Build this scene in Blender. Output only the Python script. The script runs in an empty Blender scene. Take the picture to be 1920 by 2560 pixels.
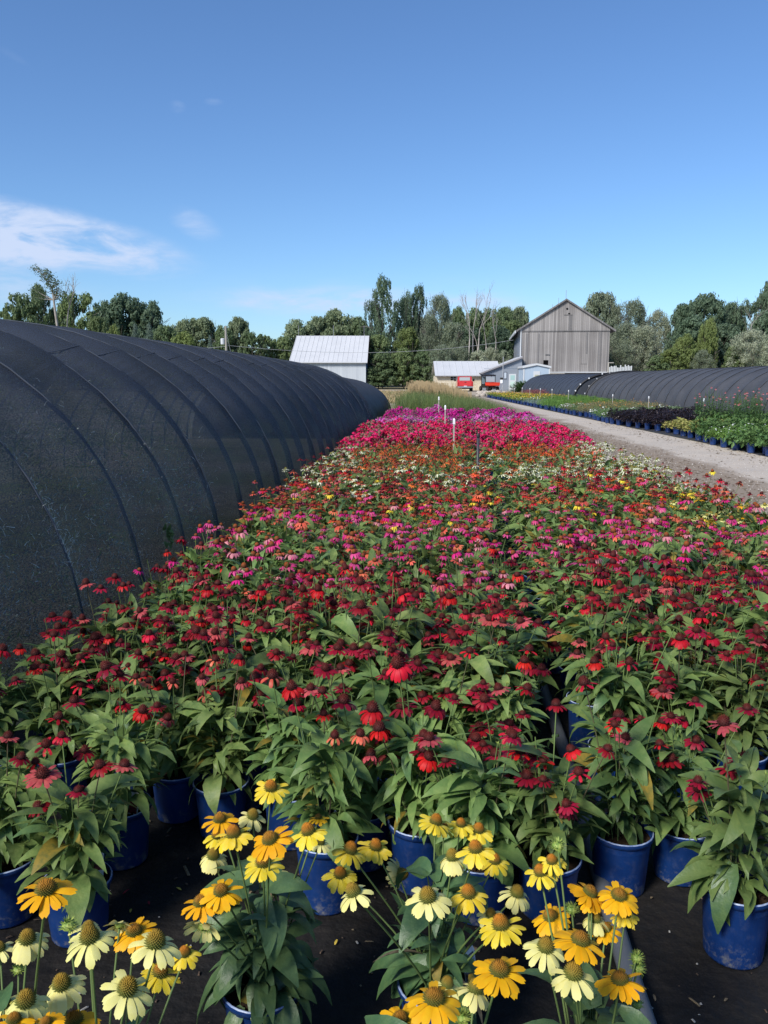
import bpy, math, random
from math import sin, cos, pi, radians, sqrt, atan2
from mathutils import Vector, Matrix, Euler
C = bpy.context.scene
COL = C.collection
# ------------------------------------------------------------------ camera
CH = 1.95; PITCH = radians(9.32); F = 2070.0
cam = bpy.data.cameras.new('camera'); camo = bpy.data.objects.new('camera', cam); COL.objects.link(camo)
camo.location = (0, 0, CH); camo.rotation_euler = (pi/2 - PITCH, 0, 0)
cam.sensor_fit = 'VERTICAL'; cam.sensor_height = 36; cam.lens = F/2560*36
cam.clip_start = .05; cam.clip_end = 3000
C.camera = camo
# ------------------------------------------------------------------ world and sun
SUN_EL = radians(38); SUN_AZ = radians(222)     # azimuth measured clockwise from +Y
W = bpy.data.worlds.new('World'); C.world = W; W.use_nodes = True
def world():
    nt = W.node_tree; N = nt.nodes; L = nt.links; N.clear()
    out = N.new('ShaderNodeOutputWorld'); bg = N.new('ShaderNodeBackground')
    sky = N.new('ShaderNodeTexSky'); sky.sky_type = 'NISHITA'; sky.sun_disc = False
    sky.sun_elevation = SUN_EL; sky.sun_rotation = SUN_AZ
    sky.air_density = 1.0; sky.dust_density = .45; sky.ozone_density = 2.2; sky.altitude = 200
    tc = N.new('ShaderNodeTexCoord')
    # thin clouds: direction space
    sep = N.new('ShaderNodeSeparateXYZ'); L.new(tc.outputs['Generated'], sep.inputs[0])
    def m(op, a, b=None, c=None):
        n = N.new('ShaderNodeMath'); n.operation = op
        for i, v in enumerate((a, b, c)):
            if v is None: continue
            if isinstance(v, (int, float)): n.inputs[i].default_value = v
            else: L.new(v, n.inputs[i])
        return n.outputs[0]
    az = m('ARCTAN2', sep.outputs[0], sep.outputs[1]); el = m('ARCSINE', sep.outputs[2])
    def band(a0, e0, wa, we, k, tilt=0):
        da = m('SUBTRACT', az, a0)
        u = m('DIVIDE', da, wa)
        e = m('SUBTRACT', m('SUBTRACT', el, e0), m('MULTIPLY', da, tilt))
        v = m('DIVIDE', e, we)
        r = m('ADD', m('MULTIPLY', u, u), m('MULTIPLY', v, v))
        return m('MULTIPLY', m('MAXIMUM', m('SUBTRACT', 1.0, r), 0.0), k)
    cmb = N.new('ShaderNodeCombineXYZ'); L.new(m('MULTIPLY', az, 1.6), cmb.inputs[0]); L.new(m('MULTIPLY', el, 5.5), cmb.inputs[1])
    noi = N.new('ShaderNodeTexNoise'); noi.inputs['Scale'].default_value = 7.0; noi.inputs['Detail'].default_value = 9
    noi.inputs['Roughness'].default_value = .6; noi.inputs['Distortion'].default_value = .35
    L.new(cmb.outputs[0], noi.inputs['Vector'])
    tot = None
    for b in ((-.39, .150, .20, .038, 1.45, -.14), (-.52,.125,.20,.045,1.0,0), (-.215, .168, .035, .020, .55, -.3), (-.06, .088, .22, .018, .42, 0), (.05, .075, .28, .024, .42, 0),
              (-.23, .285, .012, .008, .35, 0), (-.19, .292, .014, .005, .3, 0), (-.42, .33, .05, .008, .22, -.5), (-.42,.085,.16,.03,.45,0), (-.02,.095,.30,.03,.3,0)):
        o = band(*b); tot = o if tot is None else m('ADD', tot, o)
    nz = m('MULTIPLY', m('SUBTRACT', noi.outputs[0], .30), 2.6)
    fac = m('MULTIPLY', tot, m('MAXIMUM', nz, 0.0)); fac = m('MINIMUM', fac, 1.0)
    rmp = N.new('ShaderNodeMapRange'); rmp.interpolation_type = 'SMOOTHSTEP'; L.new(fac, rmp.inputs[0]); rmp.inputs[1].default_value = .02; rmp.inputs[2].default_value = .95; rmp.inputs[4].default_value = .92
    tint = N.new('ShaderNodeMix'); tint.data_type = 'RGBA'; tint.blend_type = 'MULTIPLY'; tint.inputs[0].default_value = 1
    L.new(sky.outputs[0], tint.inputs[6]); tint.inputs[7].default_value = SKYTINT
    mix = N.new('ShaderNodeMix'); mix.data_type = 'RGBA'; L.new(rmp.outputs[0], mix.inputs[0]); L.new(tint.outputs[2], mix.inputs[6])
    mix.inputs[7].default_value = CLOUD
    L.new(mix.outputs[2], bg.inputs[0]); bg.inputs[1].default_value = SKYSTR
    L.new(bg.outputs[0], out.inputs[0])
SKYSTR = .067; SKYTINT = (.74, .98, 1.27, 1); CLOUD = (5.3, 6.2, 8.1, 1)
world()
sl = bpy.data.lights.new('sun', 'SUN'); sl.energy = 3.0; sl.angle = radians(16); sl.color = (1, .95, .87)
so = bpy.data.objects.new('sun', sl); COL.objects.link(so)
sd = Vector((sin(SUN_AZ)*cos(SUN_EL), cos(SUN_AZ)*cos(SUN_EL), sin(SUN_EL)))
so.rotation_euler = sd.to_track_quat('Z', 'Y').to_euler(); so.location = (0, -5, 20)
vs = C.view_settings; vs.view_transform = 'Standard'; vs.look = 'None'; vs.gamma = 1; vs.exposure = 0.85; vs.use_curve_mapping = False
C.cycles.max_bounces = 6; C.cycles.transparent_max_bounces = 12; C.cycles.diffuse_bounces = 3

# ------------------------------------------------------------------ geometry helpers
SP, CP = sin(PITCH), cos(PITCH)
def ray(px, py):
    t = (py - 1280)/F
    return Vector(((px - 960)/F, CP - t*SP, -(SP + t*CP)))
def at(px, py, d): return Vector((0, 0, CH)) + ray(px, py)*d
def atz(px, py, z):
    r = ray(px, py); return Vector((0, 0, CH)) + r*((z - CH)/r.z)
def atY(px, py, Y):
    r = ray(px, py); return Vector((0, 0, CH)) + r*(Y/r.y)
K = 1920/1659.0
def D(x, y): return x*K, y*K        # coordinates noted on a 1659 px wide view

class MB:
    def __init__(s): s.v = []; s.f = []; s.m = []; s.flat = False
    def add(s, vs, fs, mi=0):
        b = len(s.v); s.v.extend(vs)
        for f in fs: s.f.append(tuple(i + b for i in f)); s.m.append(mi)
    def box(s, x0, x1, y0, y1, z0, z1, mi=0):
        v = [(x0,y0,z0),(x1,y0,z0),(x1,y1,z0),(x0,y1,z0),(x0,y0,z1),(x1,y0,z1),(x1,y1,z1),(x0,y1,z1)]
        s.add(v, [(0,3,2,1),(4,5,6,7),(0,1,5,4),(1,2,6,5),(2,3,7,6),(3,0,4,7)], mi)
    def quad(s, a, b, c, d, mi=0): s.add([tuple(a),tuple(b),tuple(c),tuple(d)], [(0,1,2,3)], mi)
    def prism(s, poly, y0, y1, mi=0):       # poly in x,z
        n = len(poly); v = [(x,y0,z) for x,z in poly] + [(x,y1,z) for x,z in poly]
        f = [tuple(range(n)), tuple(range(2*n-1, n-1, -1))] + [((i+1)%n, i, n+i, n+(i+1)%n) for i in range(n)]
        s.add(v, f, mi)
    def tube(s, pts, rad, n=6, mi=0, cap=True):
        pts = [Vector(p) for p in pts]; k = len(pts)
        if not isinstance(rad, (list, tuple)): rad = [rad]*k
        vs = []; prev = None
        for i, p in enumerate(pts):
            d = (pts[min(i+1, k-1)] - pts[max(i-1, 0)])
            if d.length < 1e-9: d = Vector((0,0,1))
            d.normalize()
            if prev is None:
                a = Vector((1,0,0)) if abs(d.x) < .8 else Vector((0,1,0))
                u = d.cross(a).normalized()
            else:
                u = (prev - d*prev.dot(d)).normalized()
            prev = u; w = d.cross(u)
            for j in range(n):
                a = 2*pi*j/n; vs.append(tuple(p + (u*cos(a) + w*sin(a))*rad[i]))
        fs = [(i*n+j, i*n+(j+1)%n, (i+1)*n+(j+1)%n, (i+1)*n+j) for i in range(k-1) for j in range(n)]
        if cap: fs += [tuple(range(n-1, -1, -1)), tuple(range((k-1)*n, k*n))]
        s.add(vs, fs, mi)
    def lathe(s, prof, n=24, mi=0, c=(0,0,0), ph=0):
        vs = []; 
        for r, z in prof:
            for j in range(n):
                a = 2*pi*j/n + ph; vs.append((c[0]+r*cos(a), c[1]+r*sin(a), c[2]+z))
        fs = [(i*n+j, i*n+(j+1)%n, (i+1)*n+(j+1)%n, (i+1)*n+j) for i in range(len(prof)-1) for j in range(n)]
        s.add(vs, fs, mi)
    def merge(s, o, mat=None, mo=0):
        if mat is None: s.add(o.v, o.f, 0)
        else: s.add([tuple(mat @ Vector(v)) for v in o.v], o.f, 0)
        k = len(o.m); s.m[-k:] = [m + mo for m in o.m] if k else []
    def mesh(s, name, mats, smooth=True):
        me = bpy.data.meshes.new(name); me.from_pydata(s.v, [], s.f)
        for mt in (mats if isinstance(mats, (list, tuple)) else [mats]): me.materials.append(mt)
        me.polygons.foreach_set('material_index', s.m)
        if smooth: me.polygons.foreach_set('use_smooth', [True]*len(s.f))
        me.update(); return me
    def build(s, name, mats, parent=None, smooth=False, loc=None):
        o = bpy.data.objects.new(name, s.mesh(name, mats, smooth)); COL.objects.link(o)
        if parent: o.parent = parent
        if loc is not None: o.location = loc
        return o
def link(name, me, parent=None, loc=None, rot=None, sc=None):
    o = bpy.data.objects.new(name, me); COL.objects.link(o)
    if parent: o.parent = parent
    if loc is not None: o.location = loc
    if rot is not None: o.rotation_euler = rot
    if sc is not None: o.scale = (sc, sc, sc) if isinstance(sc, (int, float)) else sc
    return o
def tag(o, label, cat=None, group=None, kind=None):
    if label: o['label'] = label
    if cat: o['category'] = cat
    if group: o['group'] = group
    if kind: o['kind'] = kind
    return o
def thing(name, label, cat, loc=(0,0,0), rz=0, group=None):
    o = bpy.data.objects.new(name, None); COL.objects.link(o); o.empty_display_size = .1
    o.location = loc; o.rotation_euler = (0, 0, rz)
    return tag(o, label, cat, group)

# ------------------------------------------------------------------ materials
def mat(name, col, rough=.6, spec=.4, metal=0, noise=None, bump=None, rnd=0, trans=0, objcol=False, coat=0, hue=0, vein=False):
    """noise=(scale, colour2, amount); bump=(scale, strength); rnd=per object brightness variation"""
    m = bpy.data.materials.new(name); m.use_nodes = True
    nt = m.node_tree; N = nt.nodes; L = nt.links; b = N['Principled BSDF']
    b.inputs['Roughness'].default_value = rough; b.inputs['Specular IOR Level'].default_value = spec; b.inputs['Metallic'].default_value = metal
    if coat: b.inputs['Coat Weight'].default_value = coat; b.inputs['Coat Roughness'].default_value = .15
    cs = None
    if objcol:
        oi = N.new('ShaderNodeObjectInfo'); cs = oi.outputs['Color']
    rgb = N.new('ShaderNodeRGB'); rgb.outputs[0].default_value = (*col, 1)
    if cs is None: cs = rgb.outputs[0]
    tc = N.new('ShaderNodeTexCoord')
    if noise:
        for nz in (noise if isinstance(noise[0], (list, tuple)) else [noise]):
            n = N.new('ShaderNodeTexNoise'); n.inputs['Scale'].default_value = nz[0]; n.inputs['Detail'].default_value = 5; n.inputs['Roughness'].default_value = .6
            L.new(tc.outputs['Object'], n.inputs['Vector'])
            r = N.new('ShaderNodeMapRange'); L.new(n.outputs[0], r.inputs[0]); r.inputs[1].default_value = .4; r.inputs[2].default_value = .62; r.inputs[4].default_value = nz[2]
            mx = N.new('ShaderNodeMix'); mx.data_type = 'RGBA'; L.new(r.outputs[0], mx.inputs[0]); L.new(cs, mx.inputs[6]); mx.inputs[7].default_value = (*nz[1], 1)
            if objcol:
                mx.blend_type = 'MULTIPLY'
            cs = mx.outputs[2]
    if rnd or hue:
        oi = N.new('ShaderNodeObjectInfo')
        h = N.new('ShaderNodeHueSaturation')
        r = N.new('ShaderNodeMapRange'); L.new(oi.outputs['Random'], r.inputs[0]); r.inputs[3].default_value = 1-rnd; r.inputs[4].default_value = 1+rnd
        L.new(r.outputs[0], h.inputs['Value'])
        if hue:
            w = N.new('ShaderNodeMath'); w.operation = 'MULTIPLY'; w.inputs[1].default_value = 7.31; L.new(oi.outputs['Random'], w.inputs[0])
            fr = N.new('ShaderNodeMath'); fr.operation = 'FRACT'; L.new(w.outputs[0], fr.inputs[0])
            r2 = N.new('ShaderNodeMapRange'); L.new(fr.outputs[0], r2.inputs[0]); r2.inputs[3].default_value = .5-hue; r2.inputs[4].default_value = .5+hue
            L.new(r2.outputs[0], h.inputs['Hue'])
        L.new(cs, h.inputs['Color']); cs = h.outputs[0]
    L.new(cs, b.inputs['Base Color'])
    if bump:
        n = N.new('ShaderNodeTexNoise'); n.inputs['Scale'].default_value = bump[0]; n.inputs['Detail'].default_value = 4
        L.new(tc.outputs['Object'], n.inputs['Vector'])
        bp = N.new('ShaderNodeBump'); bp.inputs['Strength'].default_value = bump[1]; bp.inputs['Distance'].default_value = .3/bump[0]
        L.new(n.outputs[0], bp.inputs['Height']); L.new(bp.outputs[0], b.inputs['Normal'])
    if trans:
        t = N.new('ShaderNodeBsdfTranslucent'); L.new(cs, t.inputs[0])
        ms = N.new('ShaderNodeMixShader'); ms.inputs[0].default_value = trans
        L.new(b.outputs[0], ms.inputs[1]); L.new(t.outputs[0], ms.inputs[2]); L.new(ms.outputs[0], N['Material Output'].inputs[0])
    return m
M = {}
M['leaf'] = mat('coneflower leaf', (.150,.240,.068), .5, .4, noise=[(26,(.25,.33,.10),.7),(7,(.085,.155,.052),.45)], bump=(70,.5), rnd=.28, hue=.014, trans=.36)
M['leaf2'] = mat('coneflower leaf dark', (.062,.125,.050), .45, .45, noise=[(30,(.10,.17,.06),.8)], bump=(70,.5), rnd=.2, hue=.01, trans=.15)
M['leaf_dry'] = mat('dry leaf', (.16,.14,.10), .8, .1, noise=(40,(.07,.055,.035),.8), trans=.1)
M['leaf_yel'] = mat('yellowing leaf', (.28,.20,.03), .6, .3, noise=(40,(.10,.12,.03),.8), trans=.25)
M['stem'] = mat('green stem', (.10,.15,.045), .6, .3, rnd=.2)
M['stem_red'] = mat('brown stem', (.07,.055,.035), .6, .3, noise=(20,(.09,.10,.04),1), rnd=.2)
def petal(name, c, c2, r=.12, hue=.006): return mat(name, c, .55, .25, noise=(55,c2,.7), rnd=r, hue=hue, trans=.22)
M['red'] = petal('deep red petal', (.27,.005,.017), (.17,.006,.024), .3)
M['red_hot'] = petal('bright red petal', (.52,.010,.018), (.42,.007,.020), .2)
M['red_fade'] = petal('faded red petal', (.50,.10,.09), (.38,.02,.05), .2)
M['pink'] = petal('pink petal', (.58,.045,.20), (.50,.09,.22), .25)
M['pink_hot'] = petal('magenta petal', (.58,.012,.16), (.45,.02,.2), .2)
M['pink_pale'] = petal('pale pink petal', (.62,.25,.28), (.55,.12,.20), .15)
M['coral'] = petal('coral petal', (.66,.10,.055), (.6,.2,.12), .2)
M['salmon'] = petal('salmon petal', (.60,.18,.13), (.5,.08,.09), .2)
M['orange'] = petal('orange petal', (.74,.13,.03), (.6,.08,.03), .2, .012)
M['white'] = petal('cream petal', (.80,.80,.60), (.74,.76,.48), .06)
M['gold'] = petal('golden petal', (.74,.36,.006), (.78,.44,.010), .08, .006)
M['yellow'] = petal('yellow petal', (.74,.55,.025), (.74,.60,.11), .06, .006)
M['pale'] = petal('pale yellow petal', (.74,.70,.28), (.72,.66,.19), .06)
M['bud'] = mat('green bud', (.16,.26,.05), .6, .3, noise=(60,(.40,.42,.10),.6))
def cone_mat(name, lo, hi, z0, z1):
    m = mat(name, lo, .7, .25); nt = m.node_tree; N = nt.nodes; L = nt.links; b = N['Principled BSDF']
    tc = N.new('ShaderNodeTexCoord'); sp = N.new('ShaderNodeSeparateXYZ'); L.new(tc.outputs['Object'], sp.inputs[0])
    r = N.new('ShaderNodeMapRange'); L.new(sp.outputs[2], r.inputs[0]); r.inputs[1].default_value = z0; r.inputs[2].default_value = z1
    mx = N.new('ShaderNodeMix'); mx.data_type = 'RGBA'; L.new(r.outputs[0], mx.inputs[0]); mx.inputs[6].default_value = (*lo,1); mx.inputs[7].default_value = (*hi,1)
    nz = N.new('ShaderNodeTexNoise'); nz.inputs['Scale'].default_value = 220; L.new(tc.outputs['Object'], nz.inputs['Vector'])
    m2 = N.new('ShaderNodeMix'); m2.data_type = 'RGBA'; m2.blend_type = 'MULTIPLY'; m2.inputs[0].default_value = .6; L.new(mx.outputs[2], m2.inputs[6]); L.new(nz.outputs[0], m2.inputs[7])
    L.new(m2.outputs[2], b.inputs['Base Color']); return m
M['cone_y'] = cone_mat('golden cone', (.13,.13,.02), (.85,.28,.02), .008, .034)
M['cone_p'] = cone_mat('olive cone', (.14,.16,.03), (.55,.30,.03), .008, .036)
M['cone_r'] = cone_mat('dark red cone', (.035,.006,.006), (.15,.016,.010), .004, .034)
M['cone_o'] = cone_mat('rust cone', (.07,.03,.01), (.40,.09,.015), .004, .028)
def pot_mat():
    m = mat('blue pot plastic', (.004,.024,.11), .42, .4, noise=(9,(.007,.036,.15),.6), bump=(300,.04), rnd=.18)
    nt = m.node_tree; N = nt.nodes; L = nt.links; b = N['Principled BSDF']
    src = b.inputs['Base Color'].links[0].from_socket
    tc = N.new('ShaderNodeTexCoord'); sp = N.new('ShaderNodeSeparateXYZ'); L.new(tc.outputs['Object'], sp.inputs[0])
    nz = N.new('ShaderNodeTexNoise'); nz.inputs['Scale'].default_value = 28; nz.inputs['Detail'].default_value = 8; nz.inputs['Roughness'].default_value = .75; L.new(tc.outputs['Object'], nz.inputs['Vector'])
    h = N.new('ShaderNodeMapRange'); L.new(sp.outputs[2], h.inputs[0]); h.inputs[1].default_value = .10; h.inputs[2].default_value = 0; h.inputs[3].default_value = .1
    mu = N.new('ShaderNodeMath'); mu.operation = 'MULTIPLY'; L.new(h.outputs[0], mu.inputs[0])
    r = N.new('ShaderNodeMapRange'); L.new(nz.outputs[0], r.inputs[0]); r.inputs[1].default_value = .5; r.inputs[2].default_value = .66; L.new(r.outputs[0], mu.inputs[1])
    mx = N.new('ShaderNodeMix'); mx.data_type = 'RGBA'; L.new(mu.outputs[0], mx.inputs[0]); L.new(src, mx.inputs[6]); mx.inputs[7].default_value = (.17,.17,.17,1)
    L.new(mx.outputs[2], b.inputs['Base Color'])
    r2 = N.new('ShaderNodeMapRange'); L.new(nz.outputs[0], r2.inputs[0]); r2.inputs[3].default_value = .25; r2.inputs[4].default_value = .6; L.new(r2.outputs[0], b.inputs['Roughness'])
    return m
M['pot'] = pot_mat()
M['rim_scuff_glint'] = mat('scuffed and glinting rim edge', (.35,.42,.58), .4, .5, noise=(30,(.05,.12,.35),.8))  # pale rim line: scuffing plus a highlight painted into the colour
M['soil'] = mat('potting soil', (.022,.015,.011), .95, .1, noise=(60,(.06,.038,.022),.7), bump=(90,1))
M['tagwhite'] = mat('white plastic', (.75,.76,.78), .4, .4)
M['grey_plastic'] = mat('grey plastic', (.10,.115,.14), .5, .4, noise=(3,(.16,.17,.18),.6))
M['black_plastic'] = mat('black plastic', (.014,.014,.017), .5, .4)
M['stake'] = mat('weathered stake', (.42,.40,.36), .8, .2, noise=(30,(.30,.28,.25),.8))

# ------------------------------------------------------------------ plant primitives
def strip(mb, base, d, n, length, width, bend, prof, nseg=4, fold=.25, mi=0, twist=0, wave=0, rng=None, notch=0):
    """a leaf or petal: a folded strip growing along d and bending away from n"""
    d = d.normalized(); side = d.cross(n).normalized(); n = side.cross(d).normalized()
    if twist: 
        q = Matrix.Rotation(twist, 3, d); side = q @ side; n = q @ n
    p = Vector(base); vs = []; step = length/nseg; a = 0
    for i in range(nseg + 1):
        w = prof(i/nseg)*width*.5
        up = n*(fold*w)
        if wave and rng: up = up + n*(rng.uniform(-wave, wave)*w)
        vs += [tuple(p - side*w + up), tuple(p), tuple(p + side*w + up)]
        if i < nseg:
            a = bend*(i + .5)/nseg
            dd = (d*cos(a) - n*sin(a)); p = p + dd*step
    fs = []
    for i in range(nseg):
        b = i*3; fs += [(b, b+3, b+4, b+1), (b+1, b+4, b+5, b+2)]
    if notch:
        a_, b_ = Vector(vs[-2]), Vector(vs[-5]); vs[-2] = tuple(a_.lerp(b_, notch))
    mb.add(vs, fs, mi)
def lp(s): return (sin(pi*min(1, s*.94 + .04)**.72))**.9*1.0
def lp_heart(s): return max(.02, sin(pi*min(1, s*.93 + .06)**.58))
def pp(s): return .45 + .55*sin(min(1, s/.72)*pi/2) if s < .8 else (1 - ((s - .8)/.2)**2*.62)
def frame(d):
    d = d.normalized(); a = Vector((0,0,1)) if abs(d.z) < .9 else Vector((1,0,0))
    u = d.cross(a).normalized(); return u, d.cross(u)
def petals_mb(rng, R=.045, r0=.011, n=14, droop=.9, start=.15, seg=4, wk=.43):
    mb = MB()
    for k in range(n):
        a = 2*pi*(k + rng.uniform(-.22, .22))/n; L = (R - r0*.6)*rng.uniform(.88, 1.12)*1.08
        el = start + rng.uniform(-.18, .18)
        d = Vector((cos(a)*cos(el), sin(a)*cos(el), sin(el))); nn = Vector((-cos(a)*sin(el), -sin(a)*sin(el), cos(el)))
        strip(mb, (cos(a)*r0*.7, sin(a)*r0*.7, rng.uniform(-.001,.002)), d, nn, L, L*wk*rng.uniform(.85,1.12), droop*rng.uniform(.65, 1.35), pp, seg, rng.uniform(-.25, .15), 0, rng.uniform(-.3,.3), 0, None, rng.uniform(.1,.5) if seg > 3 else 0)
    return mb
def cone_mb(r=.016, h=.022, spikes=90, rng=None, base=True):
    mb = MB()
    prof = [(r*.6, -.006), (r*.95, 0), (r*1.0, h*.3), (r*.85, h*.62), (r*.5, h*.9), (.0005, h)]
    mb.lathe(prof, 10)
    for i in range(spikes):
        f = (i + .5)/spikes; ph = math.acos(1 - f)      # 0 top .. 90 deg
        th = i*2.39996
        c = Vector((sin(ph)*cos(th)*r, sin(ph)*sin(th)*r, cos(ph)*h + .001))
        nrm = Vector((sin(ph)*cos(th), sin(ph)*sin(th), cos(ph)*.9 + .35)).normalized()
        u, w = frame(nrm); q = r*.11
        tip = c + nrm*r*.42
        mb.add([tuple(c+u*q), tuple(c+w*q), tuple(c-u*q), tuple(c-w*q), tuple(tip)], [(0,1,4),(1,2,4),(2,3,4),(3,0,4)], 0)
    return mb
def stem_pts(a, b, lean, n=5):
    a = Vector(a); b = Vector(b); out = []
    for i in range(n + 1):
        s = i/n; p = a.lerp(b, s); p.x = a.x + (b.x - a.x)*s**lean; p.y = a.y + (b.y - a.y)*s**lean; out.append(p)
    return out

# shared pot meshes
PR, PH = .118, .235
def pot_mesh(n=28):
    mb = MB()
    mb.lathe([(.0,.002),(PR*.80,.0),(PR*.81,.006),(PR*.93,PH-.03),(PR*.94,PH-.024),(PR*1.0,PH-.022),(PR*1.025,PH-.010),(PR*1.015,PH-.003)], n, 0)
    mb.lathe([(PR*1.015,PH-.003),(PR*1.0,PH+.001),(PR*.975,PH)], n, 1)
    mb.lathe([(PR*.975,PH),(PR*.95,PH-.006),(PR*.93,PH-.05)], n, 0)
    return mb
def soil_mb(n=20, rng=random.Random(4)):
    mb = MB(); z = PH - .032
    mb.lathe([(PR*.935, z), (PR*.7, z+.004), (PR*.35, z+.009), (.001, z+.010)], n, 0)
    for i in range(36):
        a = rng.uniform(0, 2*pi); r = PR*.85*sqrt(rng.random()); s = rng.uniform(.003, .008); x, y = r*cos(a), r*sin(a)
        mb.box(x-s, x+s*rng.uniform(.6,1.6), y-s, y+s, z, z+.009+s*.7, 0)
    return mb
POT = pot_mesh().mesh('pot', [M['pot'], M['rim_scuff_glint']]); SOIL = soil_mb().mesh('soil', [M['soil']], False)
POTLOW = pot_mesh(10).mesh('pot', [M['pot'], M['pot']])

# flower head meshes per colour family
FAMS = {'red': (['red','red','red_hot','red_hot','red_fade','red'], 'cone_r'), 'pink': (['pink','pink_hot','pink','pink_pale','pink_hot','coral'], 'cone_o'),
        'mix': (['coral','red_hot','salmon','pink','yellow','red_fade','red','orange'], 'cone_o'), 'white': (['white','white','white'], 'cone_p'), 'orange': (['orange','orange','coral'], 'cone_o'),
        'dusk': (['red','red_fade','red_hot','coral'], 'cone_r'), 'lemon': (['yellow','pale','pale','gold'], 'cone_p')}
HEADS = {}
def head(fam, i, lod):
    key = (fam, i, lod)
    if key not in HEADS:
        rng = random.Random(hash((fam == 'red', i, lod, len(fam))) & 0xffff)
        pm, cm = FAMS[fam]; k = pm[i % len(pm)]
        dr = rng.choice([.5, .8, 1.1, 1.5]) if fam != 'pink' else rng.choice([.6, .9, 1.3])
        if lod == 0:
            p = petals_mb(rng, .048, .015, rng.randint(14,18) if i not in (3,) else 7, dr, .0, 4, .33)
            c = cone_mb(.0180, .026, 70)
            HEADS[key] = (p.mesh('flower', [M[k]]), c.mesh('cone', [M[cm]]))
        elif lod == 1:
            p = petals_mb(rng, .048, .015, 12, dr, .0, 2, .38)
            c = cone_mb(.0185, .026, 0); p.merge(c, None, 1)
            HEADS[key] = (p.mesh('flower', [M[k], M[cm]]), None)
        else:
            p = petals_mb(rng, .052, .014, 8, dr*.8, .0, 1)
            c = MB(); c.lathe([(.017,0),(.015,.012),(.0005,.022)], 6); p.merge(c, None, 1)
            HEADS[key] = (p.mesh('flower', [M[k], M[cm]]), None)
    return HEADS[key]
def leafy(mb, rng, center, zlo, zhi, n, R, lmin, lmax, wr=.32, seg=4, mi=0, up=.5, nlm=False):
    """leaves spread through a plant's volume"""
    for i in range(n):
        a = rng.uniform(0, 2*pi); f = rng.random(); z = zlo + (zhi - zlo)*f
        r = R*rng.uniform(.05, .6)*(1 - .3*f)
        L = rng.uniform(lmin, lmax)*(.70 + .5*f); el = rng.uniform(up - .6, up + .55)
        d = Vector((cos(a)*cos(el), sin(a)*cos(el), sin(el))); nn = Vector((-cos(a)*sin(el), -sin(a)*sin(el), cos(el)))
        lm = mi if mi else (0 if rng.random() < .90 else rng.choice([4,4,5]))
        if mi or nlm: lm = mi
        big = rng.random() < .12
        if big: L *= 1.3
        strip(mb, (center[0] + cos(a)*r, center[1] + sin(a)*r, z), d, nn, L, L*wr*rng.uniform(.8, 1.25), rng.uniform(.6, 2.0), lp if rng.random() < .6 else lp_heart, seg, rng.uniform(.15, .5), lm, rng.uniform(-.6,.6), .12, rng)

def make_variant(fam, seed, lod, h=.50, nfl=10, R=.19, nleaf=85):
    """returns dict of meshes and flower placements for one coneflower plant"""
    rng = random.Random(seed)
    st = MB(); fo = MB(); fl = []; z0 = PH - .03
    k = rng.randint(max(3, nfl - 3), nfl + 3)
    for i in range(k):
        a = rng.uniform(0, 2*pi); r = R*sqrt(rng.random())*1.15
        top = Vector((cos(a)*r, sin(a)*r, z0 + h*rng.uniform(.62, 1.18)))
        b = Vector((cos(a)*r*.25, sin(a)*r*.25, z0))
        pts = stem_pts(b, top, 1.4, 4 if lod < 2 else 2)
        if lod < 3: st.tube(pts, [.0032, .003, .0028, .0025, .0022][:len(pts)] if lod < 2 else .003, 5 if lod == 0 else 3, 1 if rng.random() < .4 else 0, False)
        tilt = rng.gauss(0, .26); ta = rng.uniform(0, 2*pi)
        fl.append((top, (tilt*cos(ta), tilt*sin(ta), rng.uniform(0, 2*pi)), rng.uniform(.75, 1.15), rng.randrange(8)))
        if lod < 2:
            for j in range(rng.randint(3, 5)):
                s = rng.uniform(.15, .86); p = pts[0].lerp(pts[-1], s); q = pts[min(len(pts)-1, int(s*(len(pts)-1)+.5))]; p = (p + q)/2
                aa = rng.uniform(0, 2*pi); el = rng.uniform(-.1, .9); L = rng.uniform(.07, .13)*(1.2 - s*.5)
                strip(fo, p, Vector((cos(aa)*cos(el), sin(aa)*cos(el), sin(el))), Vector((-cos(aa)*sin(el), -sin(aa)*sin(el), cos(el))), L, L*.36, rng.uniform(.5, 1.9), lp, 4 if lod == 0 else 3, .3, 0, rng.uniform(-.4,.4), .1, rng)
    if lod < 2:       # unopened buds
        for i in range(3):
            a = rng.uniform(0, 2*pi); r = R*rng.random(); t = Vector((cos(a)*r, sin(a)*r, z0 + h*rng.uniform(.6, .98)))
            st.tube(stem_pts((t.x*.3, t.y*.3, z0), t, 1.4, 3), .002, 4, 0, False)
            for q in range(11):
                b = 2*pi*q/11; el = rng.uniform(.1, 1.2); dd = Vector((cos(b)*cos(el), sin(b)*cos(el), sin(el)))
                u, w = frame(dd); st.add([tuple(t+u*.002), tuple(t-u*.002), tuple(t+dd*.014)], [(0,1,2)], 2)
    leafy(fo, rng, (0,0), z0 + h*.3, z0 + h*.80, nleaf//5 if lod < 2 else 10, R*1.0, .09, .16, .34, 5 if lod == 0 else 3, 0, .7)
    n = int(nleaf*1.2) if lod == 0 else (int(nleaf*.85) if lod == 1 else int(nleaf*.4))
    leafy(fo, rng, (0,0), z0 + .05, z0 + h*.72, n, R*1.05, .075 if lod < 2 else .12, .16, .32 if lod < 2 else .4, 5 if lod == 0 else (3 if lod == 1 else 2))
    leafy(fo, rng, (0,0), z0 + .03, z0 + h*.25, n//7, R*.8, .12, .20, .36, 5 if lod == 0 else 3, 0, .15)
    return dict(st=st, fo=fo, fl=fl)
VAR = {}
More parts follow.
